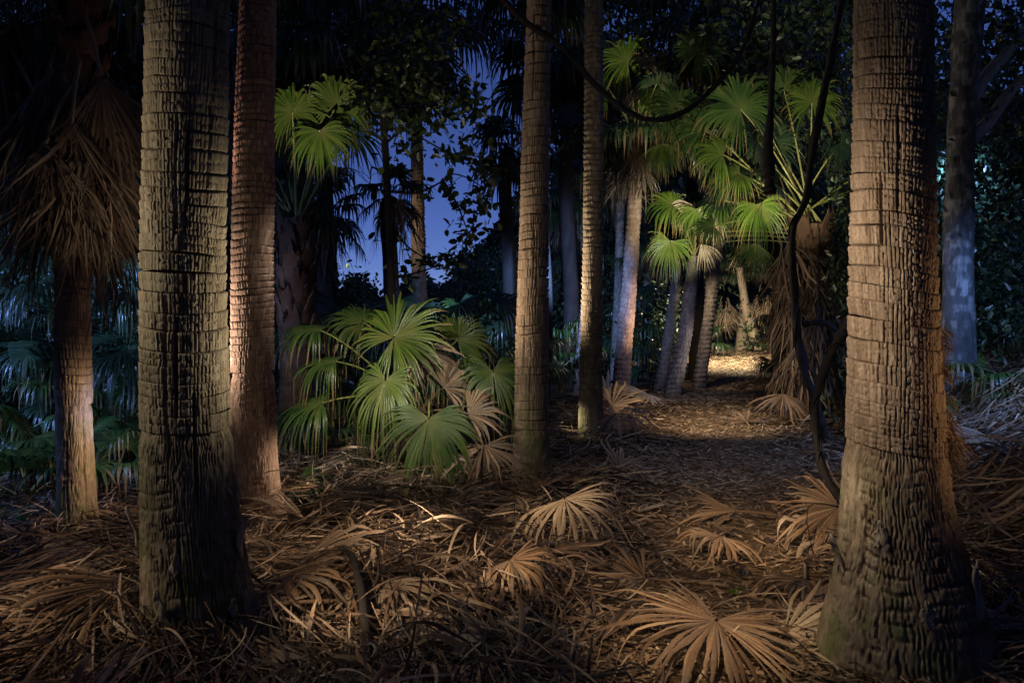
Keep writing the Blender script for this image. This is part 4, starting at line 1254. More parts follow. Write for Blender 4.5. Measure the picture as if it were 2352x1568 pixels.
def build_dark_tree():
    d = 9.5
    t = thing('broadleaf_tree', 'thin black tree with dark oval leaves outlined against the blue sky', 'tree', base_of(898, d))
    base = np.array(base_of(898, d))
    pts = spline([base - (0, 0, 0.1), P(899, 690, d), P(888, 400, d), P(876, 200, d), P(866, -60, d), P(860, -200, d)], 10)
    V, Q = tube(pts, np.linspace(0.052, 0.035, len(pts)), 10, 0.15, 3)
    part('trunk', V, Q, 'bark_silhouette', t, rnd=np.full(len(V), 0.3), low=np.zeros(len(V)))
    br = [[(892, 440), (960, 442), (1010, 420), (1045, 400), (1100, 425), (1135, 470)], [(1020, 418), (1050, 470), (1070, 520), (1080, 545)], [(885, 330), (930, 300), (990, 330), (1060, 370), (1110, 405)],
          [(880, 260), (940, 250), (1000, 265), (1060, 240)], [(874, 180), (930, 140), (1000, 180), (1050, 215)], [(870, 120), (930, 60), (1000, 40)], [(900, 640), (940, 630), (1000, 610), (1050, 560)],
          [(890, 410), (855, 385), (850, 430)], [(884, 300), (850, 260), (820, 215)], [(875, 200), (845, 150), (840, 90)], [(890, 500), (930, 560), (970, 590), (1000, 620)]]
    tips = []
    for k, b in enumerate(br):
        dep = rng.normal(size=len(b)) * 0.12; dep[0] = 0
        p3 = spline([P(x, y, d + e) for (x, y), e in zip(b, dep)], 6)
        V, Q = tube(p3, np.linspace(0.017, 0.004, len(p3)), 6, 0.2, k)
        ab = Acc(); ab.add(V, Q)
        tw = [p3]
        for _ in range(9):
            b0 = p3[int(rng.uniform(0.25, 1) * (len(p3) - 1))]
            e = b0 + rng.normal(size=3) * np.array([0.16, 0.1, 0.14])
            q = spline([b0, (b0 + e) / 2 + rng.normal(size=3) * 0.025, e], 5)
            V, Q = tube(q, np.linspace(0.005, 0.0018, len(q)), 5)
            ab.add(V, Q); tw.append(q[3:])
        V, Q, _, _ = ab.get()
        o = part('branch', V, Q, 'bark_silhouette', t, rnd=np.full(len(V), 0.3), low=np.zeros(len(V)))
        tips.append((o, np.vstack(tw)))
    # single leaves on the silhouetted twigs
    V0, Q0, _ = leaf_cards(np.zeros((1, 3)), 0.1, 5)
    var = []
    for k in range(6):
        Vk, Qk, rk = leaf_cards(np.zeros((1, 3)), 0.118, 50 + k, up=0.2)
        var.append(mesh('leaf', Vk, Qk, 'broadleaf', smooth=False, rnd=np.full(6, rng.random()), rad=np.full(6, 0.3)))
    nleaf = 0
    for k, cnt in ((0, 46), (1, 44), (2, 52), (6, 34), (10, 34), (3, 30), (4, 26), (8, 20)):
        o, p3 = tips[k]
        for j in range(cnt):
            f = int(rng.uniform(0.2, 1.0) * (len(p3) - 1))
            pos = p3[f] + rng.normal(size=3) * 0.02
            lf = bpy.data.objects.new('leaf', var[int(rng.integers(6))])
            COL.objects.link(lf)
            lf.parent = o
            lf.location = [float(v) for v in pos - origin_of(t)]
            lf.rotation_euler = (rng.uniform(-0.7, 0.7), rng.uniform(-0.7, 0.7), rng.uniform(0, 6.28))
            nleaf += 1
    C = []
    for cx, cy, sx, sy, n in ((960, 60, 90, 60, 420), (900, 180, 70, 60, 380), (1010, 215, 80, 35, 420), (960, 120, 70, 60, 300), (860, 230, 40, 30, 160), (1080, 250, 40, 30, 110), (950, 270, 50, 25, 160), (1060, 350, 60, 45, 110), (1105, 470, 32, 40, 60), (1020, 600, 40, 20, 50), (1065, 530, 30, 45, 60), (930, 330, 50, 40, 90)):
        for _ in range(n):
            C.append(P(rng.normal(cx, sx * 0.6), rng.normal(cy, sy * 0.6), d + rng.normal() * 0.5))
    V, Q, r = leaf_cards(np.array(C), 0.105, 9)
    o = part('leaves', V, Q, 'broadleaf', t, rnd=r, rad=np.full(V.shape[:2], 0.3), smooth=False)
    o['kind'] = 'stuff'


build_dark_tree()


# smooth blue trunk behind the flared palm
def build_smooth_tree():
    d = 9.0
    t = thing('broadleaf_tree', 'smooth pale lichen spotted trunk lit blue behind the flared palm', 'tree', base_of(2203, d))
    st = [(-60, 2198, 2262), (0, 2195, 2260), (300, 2178, 2236), (600, 2168, 2232), (890, 2163, 2240), (960, 2155, 2252)]
    tr, at = trunk(t, st, d, 'bark_lichen', rings=False, z_vis=P(0, -40, d)[2], nseg=72, bs=0.09, deep=0.003, lowdz=0.03, seed=150)
    for k, b in enumerate([[(2225, 230), (2270, 170), (2340, 90), (2420, 20)], [(2215, 330), (2270, 280), (2330, 200), (2400, 150)]]):
        p3 = spline([P(x, y, d + 0.25 * j) for j, (x, y) in enumerate(b)], 6)
        V, Q = tube(p3, np.linspace(0.085, 0.05, len(p3)), 10, 0.1, k)
        part('branch', V, Q, 'husk', t, rnd=rng.random(len(V)), low=np.zeros(len(V)))
    C = []
    for cx, cy, sx, sy, n in ((2300, 60, 90, 80, 700), (2290, 420, 70, 110, 900), (2140, 250, 60, 140, 400), (2330, 250, 50, 100, 450)):
        for _ in range(n):
            C.append(P(rng.normal(cx, sx * 0.7), rng.normal(cy, sy * 0.7), d + 1.2 + rng.normal() * 0.7))
    V, Q, r = leaf_cards(np.array(C), 0.10, 19)
    o = part('leaves', V, Q, 'thicket', t, rnd=r, rad=np.full(V.shape[:2], 0.3), smooth=False)
    o['kind'] = 'stuff'


build_smooth_tree()

# ------------------------------------------------------------------ vines and sticks
def vine(label, pts, d, r0, r1, seed, mat='vine', name='vine', cat='vine', k=10, wob=0.14, twigs=()):
    r = np.random.default_rng(seed)
    dd = d if hasattr(d, '__len__') else [d] * len(pts)
    p3 = spline([P(x, y, e) for (x, y), e in zip(pts, dd)], k)
    p3 = p3 + r.normal(size=p3.shape) * r0 * 0.04
    ss = np.linspace(0, 1, len(p3))
    kn = 1 + 0.22 * np.sin(ss * 23 + seed) * np.sin(ss * 9.7 + 2 * seed) + 0.35 * sum(np.exp(-((ss - q) / 0.012) ** 2) for q in r.random(4))
    a = Acc()
    V, Q = tube(p3, np.linspace(r0, r1, len(p3)) * kn, 12, wob, seed)
    a.add(V, Q, np.full(len(V), 0.35))
    if name == 'vine' and len(p3) > 30:      # a thin strand wound round the thick one
        tt = np.gradient(p3, axis=0); tt /= np.linalg.norm(tt, axis=1, keepdims=True)
        n1 = np.cross(tt, [0.2, 1.0, 0.1]); n1 /= np.maximum(np.linalg.norm(n1, axis=1, keepdims=True), 1e-6); n2 = np.cross(tt, n1)
        ph = ss * 26 + seed
        q3 = p3 + (n1 * np.cos(ph)[:, None] + n2 * np.sin(ph)[:, None]) * (np.linspace(r0, r1, len(p3)) * 1.15)[:, None]
        V, Q = tube(q3, min(r0, r1) * 0.33, 6, wob, seed + 5)
        a.add(V, Q, np.full(len(V), 0.6))
        for _ in range(5):
            b0 = p3[int(r.integers(4, len(p3) - 4))]
            q = spline([b0, b0 + r.normal(size=3) * 0.08, b0 + r.normal(size=3) * 0.16 + (0, 0, -0.12)], 4)
            V, Q = tube(q, np.linspace(0.006, 0.002, len(q)), 5)
            a.add(V, Q, np.full(len(V), 0.5))
    for tw in twigs:
        q = spline([P(x, y, dd[0]) for x, y in tw], 6)
        V, Q = tube(q, np.linspace(r1 * 0.7, r1 * 0.25, len(q)), 6, 0.2, seed + 1)
        a.add(V, Q, np.full(len(V), 0.35))
    V, Q, rn, rd = a.get()
    return single(name, V, Q, mat, label, cat, 'hanging black vines' if name == 'vine' else None, rnd=rn, low=np.zeros(len(V)))


vine('long black vine sagging in a curve across the straight trunk and crowns', [(1120, -40), (1200, 45), (1290, 110), (1400, 225), (1490, 275), (1590, 245), (1690, 140), (1740, 10), (1750, -80)], 6.6, 0.026, 0.016, 1, k=16,
     twigs=([(1245, 62), (1210, 60), (1205, 20)], [(1235, 60), (1215, 85)]))
vine('straight black hanging root ending in a blunt club', [(1778, -60), (1776, 100), (1770, 250), (1764, 350), (1767, 420), (1768, 445)], 7.5, 0.016, 0.062, 2, twigs=())
vine('black vine dropping past the yellow stalks down to the path edge', [(1945, -60), (1915, 100), (1885, 250), (1862, 380), (1850, 460), (1822, 530), (1822, 640), (1832, 760), (1850, 860), (1880, 940), (1900, 1010)], 8.6, 0.036, 0.040, 3, wob=0.12, k=16)
vine('dark bowed vine curving down to the foot of the flared palm', [(1975, 690), (1935, 760), (1900, 830), (1878, 900), (1872, 970), (1880, 1040), (1900, 1100), (1935, 1150), (1960, 1180)], [5.2, 5.3, 5.4, 5.4, 5.3, 5.2, 5.1, 5.0, 4.9], 0.027, 0.021, 4, wob=0.12, k=14)
vine('thin dark limb branching from the vines toward the flared palm', [(1845, 745), (1890, 740), (1930, 770), (1960, 830)], 8.4, 0.03, 0.022, 5, wob=0.08)
vine('thin pale liana hanging straight beside the dark path edge stem', [(1815, 640), (1820, 700), (1805, 760), (1812, 860)], 12.5, 0.016, 0.012, 6)
vine('thin hanging liana near the shaggy stalk skirt', [(1880, 560), (1880, 700), (1870, 820), (1875, 930)], 10.5, 0.014, 0.010, 7)
vine('looping grey liana among the leaf litter bank', [(1900, 780), (1930, 900), (1945, 1000), (1938, 1080)], 6.5, 0.022, 0.018, 8)


def ground_stick(label, pts, r0, r1, seed, mat='wood', name='fallen_branch', cat='branch', z=0.03, wob=0.2, k=8, lifts=None):
    p = []
    for i, (x, y) in enumerate(pts):
        g = G(x, y); g[2] += z + r0 + (lifts[i] if lifts else 0)
        p.append(g)
    p3 = spline(p, k)
    V, Q = tube(p3, np.linspace(r0, r1, len(p3)), 8, wob, seed)
    return single(name, V, Q, mat, label, cat, rnd=np.full(len(V), rng.random()), low=np.full(len(V), 0.6))


ground_stick('crooked dark stick bent over at the top in the near litter', [(752, 1290), (800, 1330), (825, 1400), (838, 1470), (850, 1575)], 0.020, 0.026, 11, mat='vine', lifts=[0.02, 0.12, 0.1, 0.06, 0.0])
ground_stick('mossy log leaning out from behind the flared palm foot', [(2195, 1290), (2250, 1330), (2320, 1385)], 0.045, 0.038, 12, lifts=[0.06, 0.04, 0])
ground_stick('second mossy stick under the log by the flared palm', [(2180, 1310), (2240, 1365), (2300, 1400)], 0.035, 0.03, 13)
ground_stick('dark broken branch lying before the skirted palm', [(140, 1228), (200, 1255), (270, 1300)], 0.022, 0.010, 14, mat='vine', z=0.08)
ground_stick('dark stick crossing the middle litter', [(985, 1345), (1020, 1390), (1050, 1430)], 0.020, 0.014, 15, mat='vine', z=0.03)


def stalk(label, pts, w, seed, mat='petiole_dead', z=0.04, lifts=None):
    """a fallen leaf stalk: channelled strip, thick in the middle"""
    p = []
    for i, (x, y) in enumerate(pts):
        g = G(x, y); g[2] += z + (lifts[i] if lifts else 0)
        p.append(g)
    p3 = spline(p, 8)
    t = np.gradient(p3, axis=0); t /= np.linalg.norm(t, axis=1, keepdims=True)
    s = np.cross(t, [0, 0, 1.0]); s /= np.maximum(np.linalg.norm(s, axis=1, keepdims=True), 1e-6)
    n = len(p3)
    prof = np.linspace(1.0, 0.45, n)[:, None] * w
    up = np.array([0, 0, 1.0])
    rows = [p3 - s * prof + up * prof * 0.35, p3 - s * prof * 0.5 - up * prof * 0.1, p3 - up * prof * 0.22, p3 + s * prof * 0.5 - up * prof * 0.1, p3 + s * prof + up * prof * 0.35,
            p3 + s * prof * 0.6 - up * prof * 0.55, p3 - up * prof * 0.75, p3 - s * prof * 0.6 - up * prof * 0.55]
    V = np.stack(rows, 1)
    i = np.arange(n - 1)[:, None]; j = np.arange(8)[None]
    Q = np.stack([i * 8 + j, i * 8 + (j + 1) % 8, (i + 1) * 8 + (j + 1) % 8, (i + 1) * 8 + j], -1)
    return single('fallen_leaf_stalk', V, Q, mat, label, 'leaf stalk', 'fallen leaf stalks', rnd=np.full(n * 8, rng.random()), rad=np.full(n * 8, 0.4))


stalk('long dull fallen stalk from the bottom edge up past the crooked stick', [(800, 1565), (950, 1495), (1080, 1430), (1200, 1385)], 0.020, 1)
stalk('slender tan fallen stalk leading down from the small orange fan', [(1170, 1292), (1110, 1345), (1050, 1410), (1000, 1465)], 0.013, 2, z=0.06)
stalk('grey fallen stalk curving beside the crooked stick', [(850, 1420), (920, 1395), (1000, 1400), (1060, 1415)], 0.018, 3, 'dead_pale', lifts=[0.02, 0.06, 0.05, 0])
stalk('bluish fallen stalk in the shade before the skirted palm', [(0, 1325), (110, 1322), (240, 1328)], 0.012, 4, 'dead_pale')
stalk('dark curled fallen stalk in the blue shade by the olive trunk', [(80, 1305), (150, 1290), (230, 1300), (300, 1270)], 0.022, 5)
stalk('long brown fallen stalk below the straight brown trunk', [(1090, 1130), (1200, 1118), (1330, 1120), (1420, 1128)], 0.022, 6, z=0.07)
stalk('pale fallen stalk slanting on the bank at the picture edge', [(2200, 1040), (2280, 1085), (2370, 1135)], 0.025, 7, 'dead_pale', z=0.2)
stalk('thick fallen stalk at the edge beside the flared palm', [(2190, 1200), (2270, 1225), (2370, 1255)], 0.022, 8, z=0.1)
stalk('orange lit fallen stalk at the bottom corner', [(0, 1500), (110, 1515), (220, 1522)], 0.012, 9, 'dead_orange', z=0.12)
stalk('broad brown stalk lying under the crooked stick', [(560, 1575), (700, 1500), (830, 1415)], 0.018, 10, z=0.03)
stalk('thin fallen stalk across the path toward the flared palm', [(1500, 1150), (1640, 1125), (1780, 1095)], 0.012, 11)
stalk('dark fallen stalk lying past the path before the bowed vine', [(1590, 1170), (1720, 1140), (1880, 1100)], 0.014, 12)


# pale split husk in the foreground
def fallen_husk(label, x, y, yaw, L, w, seed, mat='husk'):
    g = G(x, y); g[2] += 0.05
    nu, nv = 9, 14
    V = np.zeros((nv, nu, 3))
    r = np.random.default_rng(seed)
    c, s = math.cos(yaw), math.sin(yaw)
    for i in range(nv):
        v = i / (nv - 1)
        for j in range(nu):
            u = j / (nu - 1) - 0.5
            ww = w * (0.25 + 0.75 * math.sin(math.pi * (0.12 + 0.8 * v)) ** 0.7)
            lx = (v - 0.5) * L + 0.02 * math.sin(u * 9 + seed) * v
            ly = u * ww
            lz = 0.25 * ww * (1 - (2 * u) ** 2) + 0.04 * v + r.normal() * 0.0015
            V[i, j] = g + (c * lx - s * ly, s * lx + c * ly, lz)
    i = np.arange(nv - 1)[:, None]; j = np.arange(nu - 1)[None]
    Q = np.stack([i * nu + j, i * nu + j + 1, (i + 1) * nu + j + 1, (i + 1) * nu + j], -1).reshape(-1, 4)
    o = single('leaf_husk', V, Q, mat, label, 'husk', 'fallen husks', rnd=np.full(nu * nv, 0.7), low=np.zeros(nu * nv))
    md = o.modifiers.new('thickness', 'SOLIDIFY'); md.thickness = 0.007
    return o


fallen_husk('pale grey boat shaped husk beside the long fallen stalk', 1035, 1500, math.radians(-28), 0.34, 0.085, 1)
fallen_husk('small whitish torn husk on the dark near path', 1190, 1450, math.radians(50), 0.18, 0.07, 2)
fallen_husk('grey husk propped against the foot of the olive trunk', 332, 1425, math.radians(80), 0.26, 0.07, 3)

# ------------------------------------------------------------------ dead fans on the ground
def dead_fan(label, x, y, yaw, R, span, mat, seed, lift=0.08, tilt=(0, -0.2, 1), droop=0.12, curl=0.15, n=52, stalk_len=0.5, wave=0.05, pitch=-0.05, leaflets=True, split=0.55, cup=0.05, m=9, gap=0.0):
    if seed >= 12:
        lift = lift * 0.5            # sunk in the litter
    g = G(x, HZ + (y - HZ) / (1 - lift / CAMH))
    g[2] += 0.6 * float(heap(np.array([g[0]]), np.array([g[1]]))[0])
    hub = g + np.array([0, 0, lift])
    a = math.radians(yaw)
    dv = np.array([math.cos(a), math.sin(a), pitch])
    t = thing('dead_fan_leaf', label, 'dead leaf', g, 'fallen fan leaves on the forest floor')
    e = hub - unit([math.cos(a), math.sin(a), 0]) * stalk_len
    e[2] = ground_z(e[0], e[1]) + 0.03
    V, Q = tube(arch(e, hub, 0.05, 7), np.linspace(0.013, 0.009, 7), 6)
    part('stalk', V, Q, 'petiole_dead', t, rnd=np.full(len(V), rng.random()), rad=np.full(len(V), 0.4))
    V, rnd, rd = fan(hub, dv, tilt, R, n=n, span=span, split=split, droop=droop, curl=curl * 1.25, cup=cup, fold=0.55, m=m, seed=seed, clamp=True, lenvar=0.32, gap=max(gap, 0.08), wave=wave)
    n = V.shape[0]
    q = fan_quads(1, V.shape[1])
    if leaflets:
        for k in range(n):
            part('leaflet', V[k], q, mat, t, rnd=rnd[k], rad=rd[k])
    else:
        part('fan_blade', V, fan_quads(n, V.shape[1]), mat, t, rnd=rnd, rad=rd)
    return t


dead_fan('large round golden dead fan leaf lying nearest at the bottom edge', 1645, 1422, -112, 0.60, 300, 'dead_orange', 1, lift=0.17, tilt=(-0.05, -0.6, 1), curl=0.09, n=74, stalk_len=0.35, droop=0.14, wave=0.03, split=0.5)
dead_fan('wide tan dead fan leaf leaning against the foot of the flared palm', 1928, 1168, 200, 0.46, 190, 'dead_orange', 2, lift=0.27, tilt=(-0.15, -1.0, 0.5), pitch=-0.4, curl=0.06, stalk_len=0.2, droop=0.2)
dead_fan('small orange dead fan leaf at the end of a slender stalk', 1172, 1285, -50, 0.34, 210, 'dead_orange', 3, lift=0.16, tilt=(0.1, -0.6, 1), curl=0.12, stalk_len=0.1, droop=0.3, n=34)
dead_fan('drooping pale tan dead fan leaf near the middle of the litter', 1297, 1148, -60, 0.50, 190, 'dead_pale', 4, lift=0.26, tilt=(0.1, -0.7, 0.8), pitch=-0.25, curl=0.22, stalk_len=0.3, droop=0.35, n=34)
dead_fan('flat bright dead fan leaf pointing aside on the path', 1690, 1172, 185, 0.42, 90, 'dead_orange', 5, lift=0.12, tilt=(0, -0.6, 1), curl=0.08, n=26)
dead_fan('crumpled orange dead fan leaf in the middle of the path', 1655, 1228, -110, 0.34, 200, 'dead_orange', 6, lift=0.17, tilt=(0, -0.6, 1), curl=0.25, n=32, droop=0.35)
dead_fan('small whitish dead fan leaf standing up on the far path', 1715, 968, 90, 0.38, 200, 'dead', 7, lift=0.08, tilt=(0, -1, 0.5), pitch=0.5, curl=0.35, n=20, droop=0.05, stalk_len=0.15)
dead_fan('tan dead fan leaf leaning at the far path side under the vines', 1800, 905, -100, 0.55, 150, 'dead', 8, lift=0.42, tilt=(0, -1, 0.5), pitch=-0.8, curl=0.15, n=26, droop=0.15, stalk_len=0.3)
dead_fan('reddish dead fan leaf at the foot of the ridged trunk', 1405, 935, 10, 0.62, 190, 'dead_orange', 9, lift=0.16, tilt=(0, -0.8, 1), pitch=0.25, curl=0.2, n=30, droop=0.15, stalk_len=0.2)
dead_fan('drooping brown dead fan leaf in front of the ridged trunk', 1415, 960, -60, 0.5, 190, 'dead', 10, lift=0.30, tilt=(0, -0.8, 0.8), pitch=-0.3, curl=0.25, n=28, droop=0.35)
dead_fan('brown dead fan leaf hanging by the straight trunk next to the clump', 1112, 1030, -80, 0.42, 210, 'dead_orange', 11, lift=0.42, tilt=(0, -1, 0.35), pitch=-0.7, curl=0.08, n=28, droop=0.12, stalk_len=0.25)
dead_fan('torn dead fan leaf spread before the slim reddish trunk', 760, 1180, 15, 0.6, 140, 'dead', 12, lift=0.10, curl=0.2, n=32)
dead_fan('matted dead fan leaf near the crooked stick', 700, 1290, -20, 0.55, 180, 'dead', 13, lift=0.14, curl=0.25, n=34, tilt=(0, -0.5, 1), droop=0.25)
dead_fan('greyish dead fan leaf behind the crooked stick', 880, 1345, -75, 0.42, 150, 'dead_pale', 14, lift=0.12, tilt=(0, -0.6, 1), curl=0.15, n=30)
dead_fan('brown dead fan leaf right against the olive trunk foot', 640, 1330, -60, 0.5, 170, 'dead', 15, lift=0.2, tilt=(0, -0.6, 1), curl=0.3, n=32, droop=0.3)
dead_fan('curled copper dead leaf at the front of the olive trunk foot', 590, 1420, -140, 0.4, 120, 'dead_orange', 16, lift=0.22, tilt=(0, -0.7, 0.9), curl=0.35, n=22, droop=0.5)
dead_fan('heaped golden dead fan leaf in the bottom corner', 170, 1465, -150, 0.55, 170, 'dead_orange', 17, lift=0.18, tilt=(0, -0.6, 1), curl=0.25, n=36, droop=0.3)
dead_fan('dead fan leaf with long blades beside the olive trunk foot, bottom corner', 290, 1380, -120, 0.6, 140, 'dead', 18, lift=0.24, tilt=(0, -0.6, 1), curl=0.2, n=34, droop=0.3)
dead_fan('grey blue dead fan leaf in the shade between skirted palm and olive trunk', 250, 1280, -100, 0.55, 200, 'dead_pale', 19, lift=0.12, tilt=(0, -0.6, 1), curl=0.15, n=32)
dead_fan('dark dead fan leaf at the picture edge in blue shade', 70, 1350, -60, 0.6, 200, 'dead', 20, lift=0.12, tilt=(0, -0.5, 1), curl=0.15, n=34)
dead_fan('bluish dead fan leaf between golden fan and flared palm', 1800, 1470, -20, 0.5, 170, 'dead_pale', 21, lift=0.12, tilt=(0, -0.5, 1), curl=0.2, n=34)
dead_fan('frayed dead fan leaf at the flared palm foot', 1850, 1330, -110, 0.45, 150, 'dead', 22, lift=0.16, tilt=(0, -0.6, 1), curl=0.35, n=30, droop=0.35)
dead_fan('tan dead fan leaf at the edge behind the mossy log', 2290, 1250, 190, 0.55, 150, 'dead_orange', 23, lift=0.1, tilt=(0, -0.6, 1), curl=0.15, n=30)
dead_fan('pale curled dead leaf in front of the mossy log', 2300, 1420, -130, 0.4, 120, 'dead_pale', 24, lift=0.22, tilt=(0, -0.6, 1), curl=0.4, n=20, droop=0.4)
dead_fan('blue lit dead fan leaf high on the bank', 2290, 900, 200, 0.7, 120, 'dead', 25, lift=0.15, tilt=(-0.3, -0.6, 1), curl=0.2, n=28)
dead_fan('blue lit dead fan leaf low on the bank by the edge', 2300, 1030, 200, 0.6, 120, 'dead', 26, lift=0.12, tilt=(-0.3, -0.6, 1), curl=0.2, n=28)
dead_fan('dim brown dead fan leaf on the near dark litter', 1480, 1330, 170, 0.45, 180, 'dead', 27, lift=0.08, tilt=(0, -0.4, 1), curl=0.2, n=30)
dead_fan('brown dead fan leaf before the straight trunk', 1010, 1180, -30, 0.55, 190, 'dead', 28, lift=0.10, tilt=(0, -0.5, 1), curl=0.25, n=32)
dead_fan('half buried dead fan leaf in the middle litter', 1090, 1230, 200, 0.5, 200, 'dead', 29, lift=0.08, tilt=(0, -0.4, 1), curl=0.3, n=30)
dead_fan('dark dead fan leaf at the bottom edge under the crooked stick', 960, 1545, -120, 0.5, 170, 'dead', 30, lift=0.12, tilt=(0, -0.5, 1), curl=0.3, n=30)
dead_fan('dull dead fan leaf below the pale boat shaped husk', 1180, 1545, 10, 0.45, 170, 'dead', 31, lift=0.08, tilt=(0, -0.4, 1), curl=0.3, n=28)
dead_fan('dead fan leaf beyond the drooping pale one', 1420, 1075, 30, 0.6, 170, 'dead', 32, lift=0.1, tilt=(0, -0.5, 1), curl=0.25, n=26)
dead_fan('dead fan leaf with spread blades by the straight trunk foot', 1230, 1135, 120, 0.5, 200, 'dead', 33, lift=0.1, tilt=(0, -0.6, 1), curl=0.2, n=28)
dead_fan('grey dead fan leaf under the leaning pair of stems', 1490, 905, -120, 0.7, 200, 'dead_pale', 34, lift=0.15, tilt=(0, -0.7, 1), curl=0.2, n=26)
dead_fan('lilac grey dead leaf beside the thin leaning stem', 1400, 905, 160, 0.7, 180, 'dead_pale', 35, lift=0.2, tilt=(0, -0.7, 1), curl=0.25, n=26)


# a little green seedling in the litter
def seedling(label, x, y, seed, n=7, size=0.05):
    g = G(x, y)
    t = thing('seedling', label, 'seedling', g)
    V, Q = tube([g, g + (0.005, 0, 0.05), g + (0, 0.005, 0.11)], 0.003, 5)
    part('stem', V, Q, 'petiole', t, rnd=np.full(len(V), 0.5), rad=np.full(len(V), 0.4))
    V, Q, r = leaf_cards(np.tile(g + (0, 0, 0.11), (n, 1)), size, seed, up=1.5)
    for k in range(n):
        part('leaf', V[k], np.array([[0, 1, 2, 3], [3, 4, 5, 0]]), 'green', t, rnd=r[k], rad=np.full(6, 0.3), smooth=False)


seedling('tiny bright green seedling behind the large golden fan', 1690, 1395, 3)
seedling('small green sprout on the crooked stick', 835, 1420, 4, n=5, size=0.035)


# ------------------------------------------------------------------ masses of leaves nobody could count
def clumps(specs, seed, size, name, mat, label, dens=1.0, fans=()):
    """specs: (x0, x1, y_top, y_bot, d0, d1, n clumps, leaves, spread m)"""
    r = np.random.default_rng(seed)
    a = Acc()
    for x0, x1, yt, yb, d0, d1, nc, nl, sp in specs:
        C = []
        for _ in range(nc):
            d = r.uniform(d0, d1)
            c = P(r.uniform(x0, x1), r.uniform(yt, yb), d)
            gl = ground_z(c[0], c[1]) + 0.15
            if c[2] < gl:
                c[2] = gl + r.random() * 0.3
            C.append(c + r.normal(size=(int(nl * dens), 3)) * sp * np.array([1, 1, 0.7]))
        C = np.concatenate(C)
        k = (C[:, 2] > gz(C[:, 0], C[:, 1])) & ~((np.abs(C[:, 0] - path_x(C[:, 1])) < 1.15 + 0.02 * C[:, 1]) & (C[:, 2] < 4.6) & (C[:, 1] < 33.5))
        V, Q, rn = leaf_cards(C[k], size * (0.5 + (d0 + d1) / 2 / 20), int(r.integers(1e9)))
        a.add(V, Q, rn, np.full(V.shape[:2], 0.3))
    for x0, x1, yt, yb, d0, d1, nf, R in fans:
        for _ in range(nf):
            d = r.uniform(d0, d1)
            c = P(r.uniform(x0, x1), r.uniform(yt, yb), d)
            c[2] = max(c[2], ground_z(c[0], c[1]) + 0.25)
            az = r.uniform(0, 6.28)
            dv = np.array([math.cos(az), math.sin(az) * 0.8 - 0.3, r.uniform(-0.5, 0.25)])
            V, rn, rd = fan(c, dv, (r.normal() * 0.3, -0.35, 1.0), R * r.uniform(0.75, 1.25), n=30, span=r.uniform(190, 260), split=0.42, droop=r.uniform(0.4, 0.8), curl=0.06, m=7, seed=int(r.integers(1e9)))
            a.add(V, fan_quads(V.shape[0], V.shape[1]), rn, rd)
    V, Q, rn, rd = a.get()
    o = link(name, mesh(name, V, Q, mat, smooth=False, rnd=rn, rad=rd))
    return tag(o, label, 'undergrowth' if 'under' in name else 'foliage', kind='stuff')


clumps([(-80, 130, 640, 900, 9, 13, 60, 130, 0.24), (210, 330, 700, 1050, 8.5, 13, 50, 120, 0.22)], 31, 0.085, 'undergrowth', 'thicket',
       'blue lit undergrowth of shrubs and fan leaves filling the gaps round the skirted palm',
       fans=((-80, 135, 600, 1150, 7.5, 11, 42, 0.5), (205, 335, 590, 1120, 7.5, 12, 36, 0.5)))
clumps([(640, 1180, 735, 960, 12, 20, 80, 90, 0.32), (1090, 1190, 600, 720, 22, 34, 40, 150, 0.45), (940, 1090, 680, 730, 22, 32, 25, 150, 0.35), (640, 840, 660, 800, 14, 24, 45, 110, 0.4)], 32, 0.085, 'undergrowth', 'thicket',
       'dark shrubs covering the low hillside under the sky gap', fans=((650, 1180, 680, 900, 11, 18, 40, 0.65),))
clumps([(1270, 1660, 640, 880, 19, 30, 100, 90, 0.5), (1740, 1960, 560, 880, 13, 24, 90, 110, 0.4), (1600, 1660, 640, 800, 24, 34, 30, 120, 0.5), (1730, 1800, 700, 820, 30, 36, 24, 120, 0.4)], 33, 0.085, 'undergrowth', 'thicket',
       'dark bushes behind the slim stems along the path', fans=((1265, 1500, 560, 860, 18, 26, 34, 0.8), (1760, 1960, 600, 860, 14, 20, 16, 0.6)))
clumps([(2130, 2420, 250, 760, 9.5, 15, 110, 140, 0.3), (1930, 1990, 400, 1000, 9.5, 14, 40, 110, 0.25)], 34, 0.085, 'undergrowth', 'thicket', 'dark glossy bushes climbing the bank behind the flared palm', fans=((2150, 2380, 560, 900, 9.5, 13, 18, 0.6),))
clumps([(640, 830, -80, 250, 14, 24, 60, 100, 0.5), (1270, 1960, -120, 330, 18, 30, 170, 100, 0.7), (1680, 1960, -60, 400, 12, 18, 70, 100, 0.4), (-120, 350, -100, 560, 12, 22, 110, 90, 0.55)], 35, 0.104, 'forest_foliage', 'thicket',
       'dark leafy canopy hanging across the top with blue sky showing through')


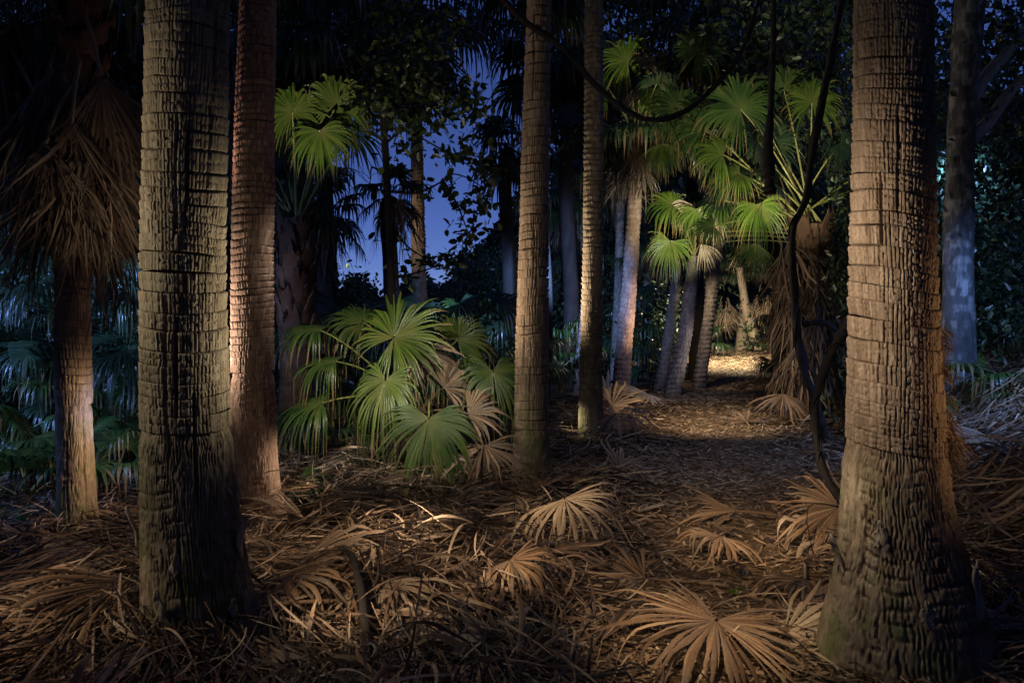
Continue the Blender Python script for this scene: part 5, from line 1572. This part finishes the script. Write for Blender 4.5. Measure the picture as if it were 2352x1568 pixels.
def forest_wall():
    """the wood that closes every view behind the palms"""
    r = np.random.default_rng(77)
    a = Acc()
    def belt(f0, f1, ztop, n, d0, d1, size):
        d = r.uniform(d0, d1, n)
        x = d * r.uniform(f0, f1, n)
        zg = gz(x, d)
        z = zg + (ztop(x / d) - 0) * r.random(n) ** 0.85
        C = np.stack([x, d, z], -1)
        V, Q, rn = leaf_cards(C, size, int(r.integers(1e9)))
        a.add(V, Q, rn, np.full(V.shape[:2], 0.3))
    belt(-0.85, -0.24, lambda f: 16 + 2 * np.sin(f * 40), 14000, 30, 46, 0.5)
    belt(-0.24, 0.02, lambda f: 1.2 + 8.0 * np.clip(f + 0.13, 0, 1) / 0.15 * 0.28 + 0.5 * np.sin(f * 90), 9000, 30, 46, 0.30)
    belt(0.02, 0.85, lambda f: 16 + 2 * np.sin(f * 40), 19000, 37, 50, 0.5)
    ff = r.uniform(-0.16, 0.07, 6000); dd = r.uniform(49, 66, 6000)
    tp = np.where(ff > 0, 19 * sstep(0.0, 0.10, ff), 0) + 9.5 * sstep(-0.12, 0.03, ff) * (ff < 0.03)
    C = np.stack([ff * dd, dd, 0.8 + tp * sstep(47, 64, dd) + r.uniform(-0.3, 0.9, 6000)], -1)
    V, Q, rn = leaf_cards(C, 0.55, 79)
    a.add(V, Q, rn, np.full(V.shape[:2], 0.3))
    o = a.single('forest', 'thicket', 'distant dark wood closing the view behind the palms', 'forest', kind='stuff', base=np.zeros(3))
    # the wood behind and beside the photographer
    b = Acc()
    for ang in np.linspace(140, 400, 60):
        an = math.radians(ang)
        rr = r.uniform(9, 16)
        c = np.array([math.cos(an) * rr, math.sin(an) * rr - 1.0, 0])
        if c[1] > 2 and abs(c[0]) < 9:
            continue
        C = c + np.stack([r.normal(size=150) * 1.3, r.normal(size=150) * 1.3, r.uniform(0.2, 11, 150)], -1)
        V, Q, rn = leaf_cards(C, 0.85, int(r.integers(1e9)))
        b.add(V, Q, rn, np.full(V.shape[:2], 0.3))
    C = np.stack([r.uniform(-11, 11, 5500), r.uniform(-10, 13, 5500), r.uniform(8.2, 11.5, 5500)], -1)  # unseen leaf layer added overhead to keep sky light off the floor
    C = C[vnoise(C[:, 0] / 40 + 0.5, C[:, 1] * 0.5 + 20, 20, 8) > 0.3]
    V, Q, rn = leaf_cards(C, 0.85, 78)
    b.add(V, Q, rn, np.full(V.shape[:2], 0.3))
    b.single('forest', 'thicket', 'the same dark wood continuing around the clearing out of view, leaf layer added overhead for shade', 'forest', kind='stuff', base=np.zeros(3))


forest_wall()
